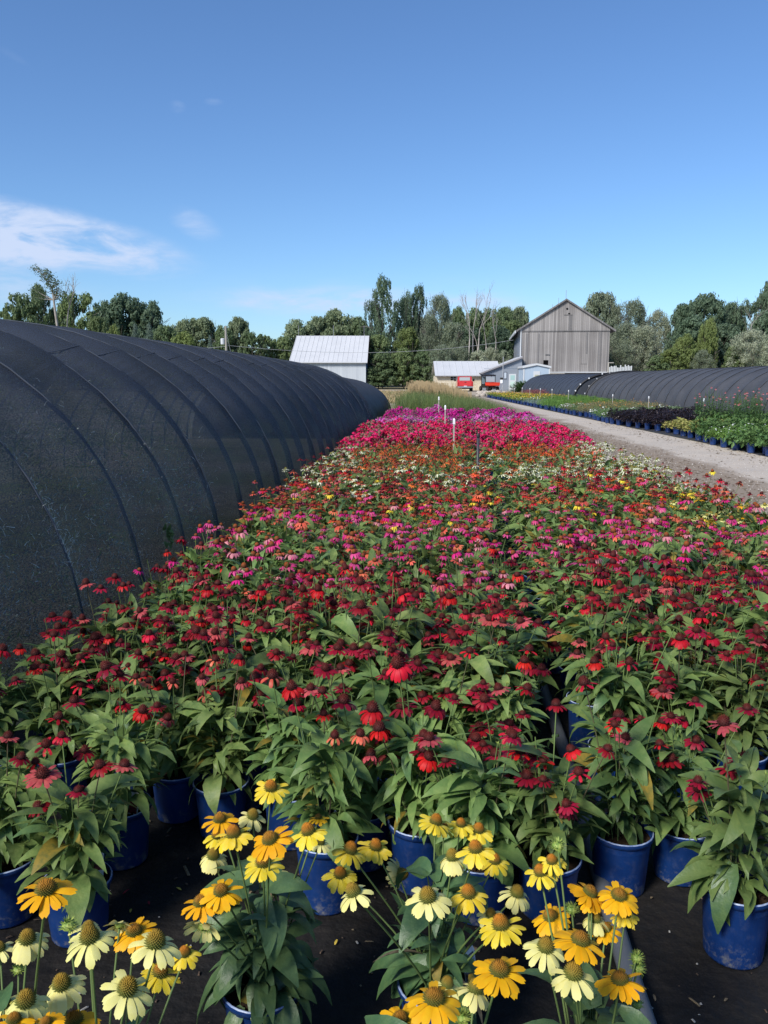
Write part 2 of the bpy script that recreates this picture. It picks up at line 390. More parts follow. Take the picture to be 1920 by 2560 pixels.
def variant(fam, i, lod):
    key = (fam, i, lod)
    if key in VAR: return VAR[key]
    P = {'red': (.50, 11, .19, 90), 'dusk': (.49, 8, .18, 85), 'pink': (.51, 7, .19, 105), 'mix': (.50, 7, .18, 95), 'white': (.46, 12, .2, 70), 'orange': (.46, 10, .2, 70), 'lemon': (.48, 8, .19, 95)}[fam]
    v = make_variant(fam, i*31 + lod*7 + len(fam)*101, lod, P[0], P[1], P[2], P[3])
    if lod < 2:
        v['stm'] = v['st'].mesh('stems', [M['stem'], M['stem_red'], M['bud']]); v['fom'] = v['fo'].mesh('foliage', [M['leaf']]*4 + [M['leaf2'], M['leaf_yel']])
    else:      # far: stems join the foliage mesh, blooms join in one mesh
        fo = v['fo']; fo.merge(v['st'], None, 1); v['fom'] = fo.mesh('foliage', [M['leaf'], M['stem'], M['stem_red'], M['bud'], M['leaf2'], M['leaf_yel']])
    VAR[key] = v; return v
rsel = random.Random(11)
def place_coneflower(fam, loc, lod, label, cat, group, vi=None, sc=1.0, soil=True, rz=None):
    v = variant(fam, rsel.randrange(7 if lod < 2 else 5) if vi is None else vi, lod)
    t = thing(cat.replace(' ', '_'), label, cat, loc, rsel.uniform(0, 2*pi) if rz is None else rz, group); t.scale = (sc, sc, sc*rsel.uniform(.86, 1.12))
    p = link('pot', POT if lod < 2 else POTLOW, t)
    if lod < 2: link('soil', SOIL, p)
    link('foliage', v['fom'], t)
    if lod < 2: link('stems', v['stm'], t)
    if True:
        for (q, rot, s, hi) in v['fl']:
            if rsel.random() < .04: continue
            hm, cm = head(fam, rsel.randrange(8), lod)
            f = link('flower', hm, t, q, rot, s*rsel.uniform(.80, 1.06)*(1 if lod == 0 else 1.1))
            if cm: link('cone', cm, f)
    return t
# ================================================================== THE SETTING
VX = .078                                   # the beds and the left tunnel run slightly to the right
def hoopx(Y): return -2.30 + VX*Y           # foot of the left tunnel
def aisle(Y): return .60 + .075*Y
def bedr(Y): return 3.50 + .036*Y
ROADR = 9.35
def sheet(name, x0, x1, y0, y1, z, m, nx=1, ny=1, amp=0, seed=0, xf=None):
    rng = random.Random(seed); mb = MB(); vs = []
    for j in range(ny+1):
        Y = y0 + (y1-y0)*j/ny
        a, b = (x0(Y) if callable(x0) else x0), (x1(Y) if callable(x1) else x1)
        for i in range(nx+1):
            vs.append((a + (b-a)*i/nx, Y, z + (rng.uniform(-amp, amp) if 0 < i < nx else 0)))
    mb.add(vs, [(j*(nx+1)+i, j*(nx+1)+i+1, (j+1)*(nx+1)+i+1, (j+1)*(nx+1)+i) for j in range(ny) for i in range(nx)])
    o = mb.build(name, [m], None, True); tag(o, None, None, None, 'structure'); return o
def ground_mat():
    m = mat('dry farm ground', (.30,.25,.18), .95, .1, noise=[(.25,(.14,.16,.06),.9),(3,(.17,.14,.09),.6)], bump=(30,.5)); return m
sheet('ground', -600, 600, -20, 900, 0, ground_mat())
def gravel_mat():
    m = mat('pale gravel', (.50,.42,.335), .95, .15, noise=[(1.2,(.38,.325,.27),.7),(35,(.28,.24,.20),.5),(140,(.60,.57,.52),.5)], bump=(55,.9))
    nt = m.node_tree; N = nt.nodes; L = nt.links; b = N['Principled BSDF']; src = b.inputs['Base Color'].links[0].from_socket
    tc = N.new('ShaderNodeTexCoord'); sp = N.new('ShaderNodeSeparateXYZ'); L.new(tc.outputs['Object'], sp.inputs[0])
    def mth(op, a, b_, c=None):
        n = N.new('ShaderNodeMath'); n.operation = op
        for i, v in enumerate((a, b_, c)):
            if v is None: continue
            if isinstance(v, (int, float)): n.inputs[i].default_value = v
            else: L.new(v, n.inputs[i])
        return n.outputs[0]
    nz = N.new('ShaderNodeTexNoise'); nz.inputs['Scale'].default_value = .9; nz.inputs['Detail'].default_value = 8; nz.inputs['Roughness'].default_value = .7
    mp = N.new('ShaderNodeMapping'); mp.inputs['Scale'].default_value = (1, .35, 1); L.new(tc.outputs['Object'], mp.inputs[0]); L.new(mp.outputs[0], nz.inputs['Vector'])
    # strips of brown mulch and dirt along the bed: distance from bed edge
    u = mth('SUBTRACT', sp.outputs[0], mth('MULTIPLY_ADD', sp.outputs[1], .036, 3.50))
    u = mth('ADD', u, mth('MULTIPLY', mth('SUBTRACT', nz.outputs[0], .5), 2.4))
    def bump_(c, w): 
        d = mth('DIVIDE', mth('SUBTRACT', u, c), w); return mth('MAXIMUM', mth('SUBTRACT', 1.0, mth('MULTIPLY', d, d)), 0.0)
    band = mth('ADD', bump_(2.2, 1.15), mth('MULTIPLY', bump_(.5, .4), .6))
    nz2 = N.new('ShaderNodeTexNoise'); nz2.inputs['Scale'].default_value = 14; nz2.inputs['Detail'].default_value = 6; nz2.inputs['Roughness'].default_value = .8; L.new(tc.outputs['Object'], nz2.inputs['Vector'])
    r = N.new('ShaderNodeMapRange'); L.new(mth('MULTIPLY', band, nz2.outputs[0]), r.inputs[0]); r.inputs[1].default_value = .10; r.inputs[2].default_value = .38; r.inputs[4].default_value = .80
    mx = N.new('ShaderNodeMix'); mx.data_type = 'RGBA'; L.new(r.outputs[0], mx.inputs[0]); L.new(src, mx.inputs[6]); mx.inputs[7].default_value = (.21,.16,.115,1)
    L.new(mx.outputs[2], b.inputs['Base Color']); return m
M['gravel'] = gravel_mat()
sheet('gravel_road', lambda Y: bedr(Y) - .1, lambda Y: ROADR + .05 + (0 if Y < 75 else (Y-75)*.1), 2, 88, .004, M['gravel'], 1, 20)
M['yard'] = mat('tan yard gravel', (.42,.35,.27), .95, .1, noise=[(.4,(.30,.25,.19),.8),(12,(.46,.41,.34),.5)], bump=(20,.6))
sheet('gravel_yard', -8, 40, 88, 122, .004, M['yard'])
def fabric_mat():
    m = mat('landscape fabric', (.008,.0085,.009), .7, .3, noise=[(1.3,(.014,.012,.011),.8),(16,(.020,.016,.013),.5),(110,(.004,.004,.004),.5)], bump=(14,1.0)); return m
M['fabric'] = fabric_mat()
sheet('landscape_fabric', lambda Y: hoopx(Y) - .1, lambda Y: bedr(Y) + .05, -1, 30, .008, M['fabric'], 14, 60, .0035, 2)
sheet('landscape_fabric', lambda Y: ROADR + (.1 if Y > 21 else .0), 14.6, 14, 80, .008, mat('bed fabric', (.035,.037,.045), .7, .3, noise=(5,(.06,.06,.065),.6)), 4, 30, .003, 3)
# ---------------------------------------------------------------- litter on the fabric
def litter():
    rng = random.Random(5); mb = MB()
    for i in range(900):
        Y = rng.uniform(1.6, 4.2); X = rng.uniform(hoopx(Y), 2.2); s = rng.uniform(.0012, .0035) if rng.random() < .93 else rng.uniform(.004, .008); z = .013; a = rng.uniform(0, pi); e = rng.uniform(.5, 3 if rng.random() < .8 else 8)
        c, n = cos(a)*s, sin(a)*s
        p = [(X - c*e - n, Y - n*e + c), (X + c*e - n, Y + n*e + c), (X + c*e + n, Y + n*e - c), (X - c*e + n, Y - n*e - c)]
        mb.add([(x, y, z) for x, y in p] + [(x*.6 + X*.4, y*.6 + Y*.4, z + s*1.2) for x, y in p], [(4,5,6,7),(0,1,5,4),(1,2,6,5),(2,3,7,6),(3,0,4,7)], rng.choice([0,0,0,1,2]))
    for i in range(70):
        Y = rng.uniform(1.9, 3.6); X = rng.uniform(-1.2, 1.6); a = rng.uniform(0, 6.3); strip(mb, (X, Y, .016), Vector((cos(a), sin(a), .1)), Vector((0,0,1)), rng.uniform(.015,.035), .009, .5, pp, 3, .2, rng.choice([2,2,3,4]))
    o = mb.build('litter', [mat('bark crumbs', (.075,.05,.035), .9), mat('grit', (.30,.29,.27), .8), mat('dead leaf bits', (.16,.12,.07), .8), mat('fallen yellow petal', (.55,.40,.06), .7), mat('fallen red petal', (.20,.01,.02), .7)])
    tag(o, 'scattered bark crumbs and grit on the black ground cloth', 'litter', None, 'stuff')
litter()
# stones and mulch along the road
def stones():
    rng = random.Random(8); mb = MB()
    for i in range(5200):
        Y = 8 + 34*rng.random()**1.7; X = rng.uniform(bedr(Y) + .1, ROADR); s = rng.uniform(.006, .020)
        a = rng.uniform(0, pi)
        v = []
        for q in range(5):
            b = a + 2*pi*q/5; v.append((X + s*cos(b)*rng.uniform(.7,1.2), Y + s*sin(b)*rng.uniform(.7,1.2), .005))
        v.append((X, Y, .005 + s*.6)); mb.add(v, [(q, (q+1)%5, 5) for q in range(5)], rng.choice([0,0,1,2]))
    for i in range(2600):
        Y = 9 + 26*rng.random()**1.4; band = rng.choice([1.7, 2.1, 2.6]); X = bedr(Y) + rng.gauss(band, .35) if rng.random() < .75 else ROADR - .5 + rng.gauss(0, .3); s = rng.uniform(.006, .014); e = rng.uniform(1.5, 4); a = rng.uniform(0, pi)
        c, n = cos(a)*s, sin(a)*s
        mb.add([(X-c*e-n,Y-n*e+c,.008),(X+c*e-n,Y+n*e+c,.008),(X+c*e+n,Y+n*e-c,.008),(X-c*e+n,Y-n*e-c,.008),(X,Y,.008+s)], [(0,1,4),(1,2,4),(2,3,4),(3,0,4)], 3)
    o = mb.build('road_stones', [mat('stone pale', (.48,.45,.41), .9), mat('stone grey', (.30,.28,.26), .9), mat('stone brown', (.32,.25,.18), .9), mat('mulch', (.13,.10,.07), .9)])
    tag(o, 'loose stones and mulch flakes strewn along the gravel road', 'stones', None, 'stuff')
stones()

# ---------------------------------------------------------------- shade tunnels
def cloth_mat(name, c, c2, tr, scale=1, show_weeds=False):
    m = bpy.data.materials.new(name); m.use_nodes = True; nt = m.node_tree; N = nt.nodes; L = nt.links; b = N['Principled BSDF']
    b.inputs['Roughness'].default_value = .62; b.inputs['Specular IOR Level'].default_value = .35
    tc = N.new('ShaderNodeTexCoord')
    n1 = N.new('ShaderNodeTexNoise'); n1.inputs['Scale'].default_value = 1.1*scale; n1.inputs['Detail'].default_value = 6; L.new(tc.outputs['Object'], n1.inputs['Vector'])
    n2 = N.new('ShaderNodeTexNoise'); n2.inputs['Scale'].default_value = 90; n2.inputs['Detail'].default_value = 3; n2.inputs['Roughness'].default_value = .8; L.new(tc.outputs['Object'], n2.inputs['Vector'])
    mp = N.new('ShaderNodeMapping'); mp.inputs['Scale'].default_value = (1, .25, 1); L.new(tc.outputs['Object'], mp.inputs[0])
    wv = N.new('ShaderNodeTexNoise'); wv.inputs['Scale'].default_value = 160; wv.inputs['Detail'].default_value = 2; L.new(mp.outputs[0], wv.inputs['Vector'])
    mx = N.new('ShaderNodeMix'); mx.data_type = 'RGBA'; r = N.new('ShaderNodeMapRange'); L.new(n1.outputs[0], r.inputs[0]); r.inputs[1].default_value = .35; r.inputs[2].default_value = .65
    L.new(r.outputs[0], mx.inputs[0]); mx.inputs[6].default_value = (*c,1); mx.inputs[7].default_value = (*c2,1)
    m2 = N.new('ShaderNodeMix'); m2.data_type = 'RGBA'; m2.blend_type = 'MULTIPLY'; m2.inputs[0].default_value = .75
    r2 = N.new('ShaderNodeMapRange'); L.new(wv.outputs[0], r2.inputs[0]); r2.inputs[1].default_value = .35; r2.inputs[2].default_value = .65; r2.inputs[3].default_value = .65; r2.inputs[4].default_value = 1.25
    L.new(mx.outputs[2], m2.inputs[6]); L.new(r2.outputs[0], m2.inputs[7]); L.new(m2.outputs[2], b.inputs['Base Color'])
    if show_weeds:      # olive mottling low on the cloth, painted in for weeds showing through
        sp = N.new('ShaderNodeSeparateXYZ'); L.new(tc.outputs['Object'], sp.inputs[0])
        h = N.new('ShaderNodeMapRange'); h.interpolation_type = 'SMOOTHSTEP'; L.new(sp.outputs[2], h.inputs[0]); h.inputs[1].default_value = 1.75; h.inputs[2].default_value = .5
        n4 = N.new('ShaderNodeTexNoise'); n4.inputs['Scale'].default_value = 1.9; n4.inputs['Detail'].default_value = 8; n4.inputs['Roughness'].default_value = .68; L.new(tc.outputs['Object'], n4.inputs['Vector'])
        r4 = N.new('ShaderNodeMapRange'); L.new(n4.outputs[0], r4.inputs[0]); r4.inputs[1].default_value = .47; r4.inputs[2].default_value = .62
        mu = N.new('ShaderNodeMath'); mu.operation = 'MULTIPLY'; L.new(h.outputs[0], mu.inputs[0]); L.new(r4.outputs[0], mu.inputs[1])
        m3 = N.new('ShaderNodeMix'); m3.data_type = 'RGBA'; L.new(mu.outputs[0], m3.inputs[0]); L.new(m2.outputs[2], m3.inputs[6]); m3.inputs[7].default_value = (.095,.110,.075,1); L.new(m3.outputs[2], b.inputs['Base Color'])
    bp = N.new('ShaderNodeBump'); bp.inputs['Strength'].default_value = .3; bp.inputs['Distance'].default_value = .002; L.new(n2.outputs[0], bp.inputs['Height']); L.new(bp.outputs[0], b.inputs['Normal'])
    t = N.new('ShaderNodeBsdfTransparent'); t.inputs[0].default_value = (.85,.92,1,1)
    ms = N.new('ShaderNodeMixShader'); mr = N.new('ShaderNodeMapRange'); L.new(wv.outputs[0], mr.inputs[0]); mr.inputs[1].default_value = .40; mr.inputs[2].default_value = .60; mr.inputs[3].default_value = tr*.45; mr.inputs[4].default_value = tr*1.55
    tf = mr.outputs[0]
    if show_weeds:      # transparency raised near the foot so the inner weeds catch light
        hh = N.new('ShaderNodeMapRange'); hh.interpolation_type = 'SMOOTHSTEP'; L.new(sp.outputs[2], hh.inputs[0]); hh.inputs[1].default_value = 1.9; hh.inputs[2].default_value = .9; hh.inputs[3].default_value = 1.0; hh.inputs[4].default_value = 1.65
        mm = N.new('ShaderNodeMath'); mm.operation = 'MULTIPLY'; L.new(hh.outputs[0], mm.inputs[0]); L.new(tf, mm.inputs[1]); tf = mm.outputs[0]
    L.new(tf, ms.inputs[0]); L.new(b.outputs[0], ms.inputs[1]); L.new(t.outputs[0], ms.inputs[2]); L.new(ms.outputs[0], N['Material Output'].inputs[0])
    return m
def tunnel(label, y0, y1, xb, w, hf, ribs, m, ribm, dx=VX, seg=34, sub=5, sag=.05, tube_r=.011, ph=1.9, ends=(True, True)):
    """an arched tunnel: foot on the +X side at xb(Y), half width w, height hf(Y); w<0 puts the body on the other side"""
    t = thing('shade_tunnel', label, 'shade tunnel', (xb((y0+y1)/2) - w, (y0+y1)/2, 0))
    ox, oy = t.location.x, t.location.y
    def P(Y, a, k=1.0):
        h = hf(Y); return (xb(Y) - w + w*k*math.copysign(abs(cos(a))**.92, cos(a)) - ox, Y - oy, h*k*max(0, sin(a))**.88)
    rows = []; n = len(ribs)
    Ys = []
    for i in range(n - 1):
        for j in range(sub): 
            s = j/sub; Ys.append((ribs[i] + (ribs[i+1] - ribs[i])*s, 1 - sag*(1 - (2*s - 1)**2)*(.5)))
    Ys.append((ribs[-1], 1.0)); mb = MB(); vs = []; rng = random.Random(7)
    for Y, k in Ys:
        for j in range(seg + 1):
            a = pi*j/seg; vs.append(P(Y, a, k*(1 + rng.uniform(-.0015, .0015) + .0022*sin(a*11 + Y*2.3) + .0016*sin(a*5 - Y*4.1))))
    mb.add(vs, [(i*(seg+1)+j, i*(seg+1)+j+1, (i+1)*(seg+1)+j+1, (i+1)*(seg+1)+j) for i in range(len(Ys)-1) for j in range(seg)])
    mb.build('cover', [m], t, True)
    for e, Y in zip(ends, (ribs[0], ribs[-1])):
        if e:
            q = MB(); q.add([P(Y, pi*j/seg) for j in range(seg+1)], [tuple(range(seg+1))]); q.build('end_wall', [m], t)
    for Y in ribs:
        q = MB(); q.tube([P(Y, pi*j/26, 1.0 - tube_r/w*.7) for j in range(27)], tube_r, 5); q.build('rib', [ribm], t, True)
    return t, P, oy
M['cloth'] = cloth_mat('black shade cloth', (.054,.063,.084), (.038,.045,.055), .24, 1, True)
M['cloth_b'] = cloth_mat('faded brown shade cloth', (.055,.052,.054), (.040,.038,.042), .06)
M['cloth_r'] = cloth_mat('grey shade cloth', (.075,.076,.084), (.055,.057,.064), .03)
M['rib'] = mat('steel bow under cloth', (.050,.060,.080), .6, .3)
def hL(Y): return 2.60 - .0062*max(0, Y - 6) - .0005*max(0, Y-10)**2*.6
ribs = [-2.25 + 1.055*i for i in range(28)]
tl, PL, oyL = tunnel('long black shade cloth tunnel filling the left side beside the coneflowers', ribs[0], ribs[-1], hoopx, 3.0, hL, ribs, M['cloth'], M['rib'], sag=.12, tube_r=.007, ends=(False, True))
# stitched seams in the cloth
for ang in (1.02, ):
    q = MB(); pts = []
    for i in range(len(ribs) - 1):
        for j in range(6):
            s = j/6; k = 1 - .12*(1 - (2*s-1)**2)*.5 + .0012; pts.append(PL(ribs[i] + 1.055*s, ang + .035*(1 - (2*s-1)**2), k))
    q.tube(pts, .004, 4); q.build('seam', [M['rib']], tl)
rb2 = [27.0 + 1.1*i for i in range(14)]
tunnel('faded brown shade tunnel beyond the end of the long black one', rb2[0], rb2[-1], lambda Y: hoopx(Y) - .25 - .02*(Y-27), 2.9, lambda Y: 2.20 - .022*(Y-27), rb2, M['cloth_b'], M['rib'], ends=(True, True))
# right hand tunnels (foot toward the road: mirrored with negative width)
M['rib2'] = mat('dusty rib line', (.016,.017,.02), .7, .2)
rr1 = [14 + 1.45*i for i in range(34)]
t_r1, P_r1, _o = tunnel('grey shade tunnel running behind the green perennials on the right', rr1[0], rr1[-1], lambda Y: 14.9, -3.2, lambda Y: 2.52 - .0072*max(0, Y-26), rr1, M['cloth_r'], M['rib2'], sag=.05, seg=26, sub=4)
rr2 = [63.2 + 1.45*i for i in range(18)]
t_r2, P_r2, _o = tunnel('dark far shade tunnel on the right, next to the juniper and the barn', rr2[0], rr2[-1], lambda Y: 14.35, -3.2, lambda Y: 2.16, rr2, mat('blue black shade cloth', (.038,.043,.055), .55, .4, noise=(2,(.050,.055,.068),.8), bump=(60,.4)), M['rib2'], sag=.045, seg=26, sub=4, ends=(True, True))
# tied end bows with white clips where the two right tunnels meet
def seam_bows():
    for par, PP, Y, sc in ((t_r1, P_r1, rr1[-1], 1.012), (t_r2, P_r2, rr2[0], 1.012)):
        q = MB(); q.tube([PP(Y, pi*j/30, sc) for j in range(31)], .085, 6); q.build('end_bow', [M['black_plastic']], par, True)
        for k, a in enumerate((.25, .5, .8, 1.15, 1.5)):
            c = Vector(PP(Y + (.1 if par is t_r1 else -.1), a + (.1 if par is t_r2 else 0), 1.03)); g = MB(); g.box(c.x-.04, c.x+.04, c.y-.03, c.y+.03, c.z-.05, c.z+.05); g.build('clip', [M['tagwhite']], par)
seam_bows()
# weeds pressed against the inside of the left tunnel
def weeds():
    rng = random.Random(21); mb = MB()
    def W_(Y):
        f = ((Y - ribs[0])/1.055) % 1; f = int(f*5)/5 + 0*f if False else f; return 1 - .12*(1 - (2*f - 1)**2)*.5
    for i in range(30000):
        Y = rng.uniform(2.6, 9.2); a = rng.uniform(.05, .60) if rng.random() < .85 else rng.uniform(.4, .85)
        if math.sin(Y*5.9)*.5 + sin(a*14 + Y*2)*.5 < rng.uniform(-1, .55): continue
        if rng.random() < .12*(Y - 2.6): continue
        p = Vector(PL(Y, a, W_(Y) + .004 - rng.random()**2*.04)) + Vector((tl.location.x, tl.location.y, 0))
        L = rng.uniform(.018, .06)*(1 if rng.random() < .88 else 1.9); an = rng.gauss(pi/2, .8); d = Vector((rng.uniform(-.25,.1), cos(an), sin(an))).normalized(); w = rng.uniform(.0012, .0026)
        strip(mb, p, d, Vector((1,0,.2)), L, w*2, rng.uniform(-1.5,1.5), lambda s: 1 - .8*s, 2, .1, 0 if a < .42 and rng.random() < .85 else rng.choice([0,1,2,2]))
    for i in range(26000):
        Y = rng.uniform(2.6, 9.0); a = rng.uniform(.04, .95)
        if sin(Y*3.1 + 1)*.5 + sin(a*9 + Y*1.3)*.5 < rng.uniform(-.9, .7) or rng.random() < .05*(Y-2.6) or rng.random() < (a-.3)*1.1: continue
        p = Vector(PL(Y, a, W_(Y) - .012 - rng.random()*.07)) + Vector((tl.location.x, tl.location.y, 0)); L = rng.uniform(.02, .07); an = rng.uniform(0, 6.3); d = Vector((rng.uniform(-.4,.2), cos(an), sin(an))).normalized()
        strip(mb, p, d, Vector((1,0,.3)), L, L*rng.uniform(.08, .3), rng.uniform(-1,1.5), lp, 2, .1, rng.choice([0,0,3,3,4]) if a < .5 else rng.choice([3,4,4]))
    o = mb.build('dead_weeds', [mat('bleached grass', (.62,.68,.66), .7, .2, trans=.2), mat('weed green', (.13,.17,.07), .6, trans=.2), mat('weed olive', (.20,.21,.08), .7, trans=.2), mat('pale weed leaf', (.50,.58,.36), .7, trans=.3), mat('yellow green weed leaf', (.44,.50,.14), .7, trans=.3)])
    tag(o, 'dry bleached weeds tangled inside the foot of the long black tunnel', 'weeds', None, 'stuff')
weeds()
# ---------------------------------------------------------------- buildings
def wood_mat(name, c, c2, plank=.2, dark=.25):
    m = mat(name, c, .85, .15); nt = m.node_tree; N = nt.nodes; L = nt.links; b = N['Principled BSDF']
    tc = N.new('ShaderNodeTexCoord'); sp = N.new('ShaderNodeSeparateXYZ'); L.new(tc.outputs['Object'], sp.inputs[0])
    def mth(op, a, b_=None):
        n = N.new('ShaderNodeMath'); n.operation = op
        for i, v in enumerate((a, b_)):
            if v is None: continue
            if isinstance(v, (int, float)): n.inputs[i].default_value = v
            else: L.new(v, n.inputs[i])
        return n.outputs[0]
    u = mth('ADD', sp.outputs[0], mth('MULTIPLY', sp.outputs[1], .7)); q = mth('DIVIDE', u, plank); fl = mth('FLOOR', q)
    wn = N.new('ShaderNodeTexWhiteNoise'); wn.noise_dimensions = '1D'; L.new(fl, wn.inputs[1])
    nz = N.new('ShaderNodeTexNoise'); mp = N.new('ShaderNodeMapping'); mp.inputs['Scale'].default_value = (7, 7, .35); L.new(tc.outputs['Object'], mp.inputs[0]); L.new(mp.outputs[0], nz.inputs['Vector']); nz.inputs['Scale'].default_value = 1; nz.inputs['Detail'].default_value = 7; nz.inputs['Roughness'].default_value = .7
    n3 = N.new('ShaderNodeTexNoise'); n3.inputs['Scale'].default_value = .28; n3.inputs['Detail'].default_value = 3; L.new(tc.outputs['Object'], n3.inputs['Vector'])
    f = mth('ADD', mth('MULTIPLY', wn.outputs[0], .55), mth('MULTIPLY', nz.outputs[0], .6)); f = mth('ADD', f, mth('MULTIPLY', mth('SUBTRACT', n3.outputs[0], .5), .8))
    r = N.new('ShaderNodeMapRange'); L.new(f, r.inputs[0]); r.inputs[1].default_value = .25; r.inputs[2].default_value = .95
    mx = N.new('ShaderNodeMix'); mx.data_type = 'RGBA'; L.new(r.outputs[0], mx.inputs[0]); mx.inputs[6].default_value = (*c,1); mx.inputs[7].default_value = (*c2,1)
    g = mth('SUBTRACT', mth('ABSOLUTE', mth('SUBTRACT', mth('FRACT', q), .5)), .0); gap = mth('GREATER_THAN', g, .455)
    m2 = N.new('ShaderNodeMix'); m2.data_type = 'RGBA'; L.new(mth('MULTIPLY', gap, .75), m2.inputs[0]); L.new(mx.outputs[2], m2.inputs[6]); m2.inputs[7].default_value = (c[0]*dark, c[1]*dark, c[2]*dark, 1)
    L.new(m2.outputs[2], b.inputs['Base Color']); return m
M['barnwood'] = wood_mat('weathered grey boards', (.18,.168,.163), (.33,.312,.302), .24)
M['barndark'] = wood_mat('darker replacement boards', (.13,.125,.125), (.22,.21,.21), .24)
M['void'] = mat('dark opening', (.006,.006,.006), .9, 0)
M['siding'] = mat('grey steel siding', (.21,.235,.275), .55, .3, noise=(.8,(.24,.265,.305),.5))
M['shedblue'] = mat('light blue siding', (.32,.40,.49), .6, .3, noise=(1,(.35,.43,.52),.5))
M['roofwhite'] = mat('white metal roof', (.50,.51,.53), .5, .4, noise=[(.5,(.44,.45,.47),.7),(6,(.53,.53,.55),.4)])
M['trim'] = mat('white trim', (.50,.52,.54), .5, .4)
M['whitewood'] = wood_mat('whitewashed boards', (.40,.43,.47), (.52,.55,.58), .3, .6)
M['roofdark'] = mat('dark roof sheet', (.24,.23,.24), .7, .2)
M['stonewall'] = mat('whitewashed field stone', (.56,.49,.37), .9, .1, noise=[(1.6,(.40,.33,.22),.7),(5,(.66,.60,.50),.6)], bump=(5,.8))
M['glass'] = mat('dim window glass', (.05,.07,.08), .1, .8)
M['glassgreen'] = mat('pale green window glass', (.32,.48,.46), .15, .8)
M['rod'] = mat('galvanised rod', (.30,.31,.33), .4, .5)
def rt(px, py, Y): return atY(px, py, Y)
YB = 115.0; AZB = radians(-7.3)
def S(px, Y=YB): return (px - 960)/F*Y*1.0        # X at that ground distance (near the horizon depth ~ Y/ (cos)) 
def Z(py, Y=YB):
    r = ray(960, py); return CH + r.z/r.y*Y
def SX(px, py, Y): return atY(px, py, Y).x
def barn():
    fl = atY(1300, 930, YB); wd = 11.8
    t = thing('barn', 'tall weathered grey board barn with a steep gable and small black window', 'barn', (fl.x, fl.y, 0), AZB + radians(.6))
    he, hp, Lb = Z(822), Z(752), 24
    mb = MB(); mb.prism([(0,0),(wd,0),(wd,he),(wd/2,hp),(0,he)], 0, Lb, 0); w = mb.build('wall', [M['barnwood']], t)
    # upper gable boards stand proud
    mb = MB(); z0 = he + .1 - .35
    mb.prism([(.02,z0),(wd-.02,z0),(wd-.02,he-.02),(wd/2,hp-.05),(.02,he-.02)], -.07, -.002, 0); mb.build('gable_boards', [M['barnwood']], t)
    mb = MB(); mb.box(-.0, wd, -.10, -.002, z0-.14, z0-.003, 0); mb.build('ledger_board', [M['barndark']], t)
    # the left long side is clad in blue grey steel
    mb = MB(); mb.box(-.06, -.003, .05, Lb, 0, he-.05, 0); mb.build('steel_side', [M['siding']], t)
    # roof slabs with overhang
    mb = MB(); o = .75; sl = (hp-he)/(wd/2); th = .16
    for sgn in (0, 1):
        xa, xb = (-o, wd/2) if sgn == 0 else (wd + o, wd/2); za, zb = he - o*sl + .03, hp + .03
        mb.add([(xa,-.35,za),(xb,-.35,zb),(xb,Lb+.3,zb),(xa,Lb+.3,za),(xa,-.35,za+th),(xb,-.35,zb+th),(xb,Lb+.3,zb+th),(xa,Lb+.3,za+th)], [(0,1,2,3),(7,6,5,4),(0,4,5,1),(1,5,6,2),(2,6,7,3),(3,7,4,0)], 0)
    mb.build('roof', [M['roofdark']], t)
    mb = MB()
    mb.add([(-o-.1,-.5,he-o*sl-.12),(-o+.04,-.5,he-o*sl-.12),(-o+.04,Lb,he-o*sl-.12),(-o-.1,Lb,he-o*sl-.12),(-o-.1,-.5,he-o*sl+.22),(-o+.04,-.5,he-o*sl+.22),(-o+.04,Lb,he-o*sl+.22),(-o-.1,Lb,he-o*sl+.22)], [(0,3,2,1),(4,5,6,7),(0,1,5,4),(1,2,6,5),(2,3,7,6),(3,0,4,7)])
    mb.build('gutter', [M['trim']], t)
    for sx in (0,1):
        mb = MB(); xa = -o if sx == 0 else wd + o
        mb.add([(xa,-.40,he-o*sl-.02),(wd/2,-.40,hp-.02),(wd/2,-.37,hp-.02),(xa,-.37,he-o*sl-.02),(xa,-.40,he-o*sl+.22),(wd/2,-.40,hp+.22),(wd/2,-.37,hp+.22),(xa,-.37,he-o*sl+.22)], [(0,1,2,3),(7,6,5,4),(0,4,5,1),(1,5,6,2),(2,6,7,3),(3,7,4,0)])
        mb.build('bargeboard', [M['barndark']], t)
    def q(px): return (px - 1300)/217.0*wd
    def zz(py): return Z(py)
    def panel(name, x0, x1, y0, y1, m, d=-.03): 
        mb = MB(); mb.box(q(x0), q(x1), d, -.002, zz(y1), zz(y0)); return mb.build(name, [m], t)
    def zo(v): return 740 + v/3.19
    def xo(v): return 1060 + v/3.19
    panel('window', xo(948), xo(986), zo(512), zo(550), M['void'])
    for v0, v1, a, b in ((1276,1290,292,460),(898,912,300,560),(805,822,300,560),(1370,1380,290,600),(1384,1396,290,600),(1440,1448,290,600)):
        panel('board_patch', xo(v0), xo(v1), zo(a), zo(b), M['barndark'], -.04)
    panel('hatch', xo(1238), xo(1288), zo(462), zo(542), M['barnwood'], -.06)
    p = MB(); p.box(q(xo(1134)), q(xo(1160)), -.10, -.075, zz(zo(278)), zz(zo(152))); p.build('hay_door', [M['barndark']], t)
    for hx, hy in ((1120,106),(1136,146)):
        p = MB(); p.lathe([(.14,0),(.14,.03),(0,.03)], 10); h = p.build('owl_hole', [M['void']], t, False, (q(xo(hx)), -.072, zz(zo(hy)))); h.rotation_euler = (pi/2, 0, 0)
    for (a, b, c) in ((1098,1162,153),(1098,1162,279),(960,995,466)):
        p = MB(); p.box(q(xo(a)), q(xo(b)), -.13, -.05, zz(zo(c))-.05, zz(zo(c))+.04); p.build('track_rail', [M['barndark']], t)
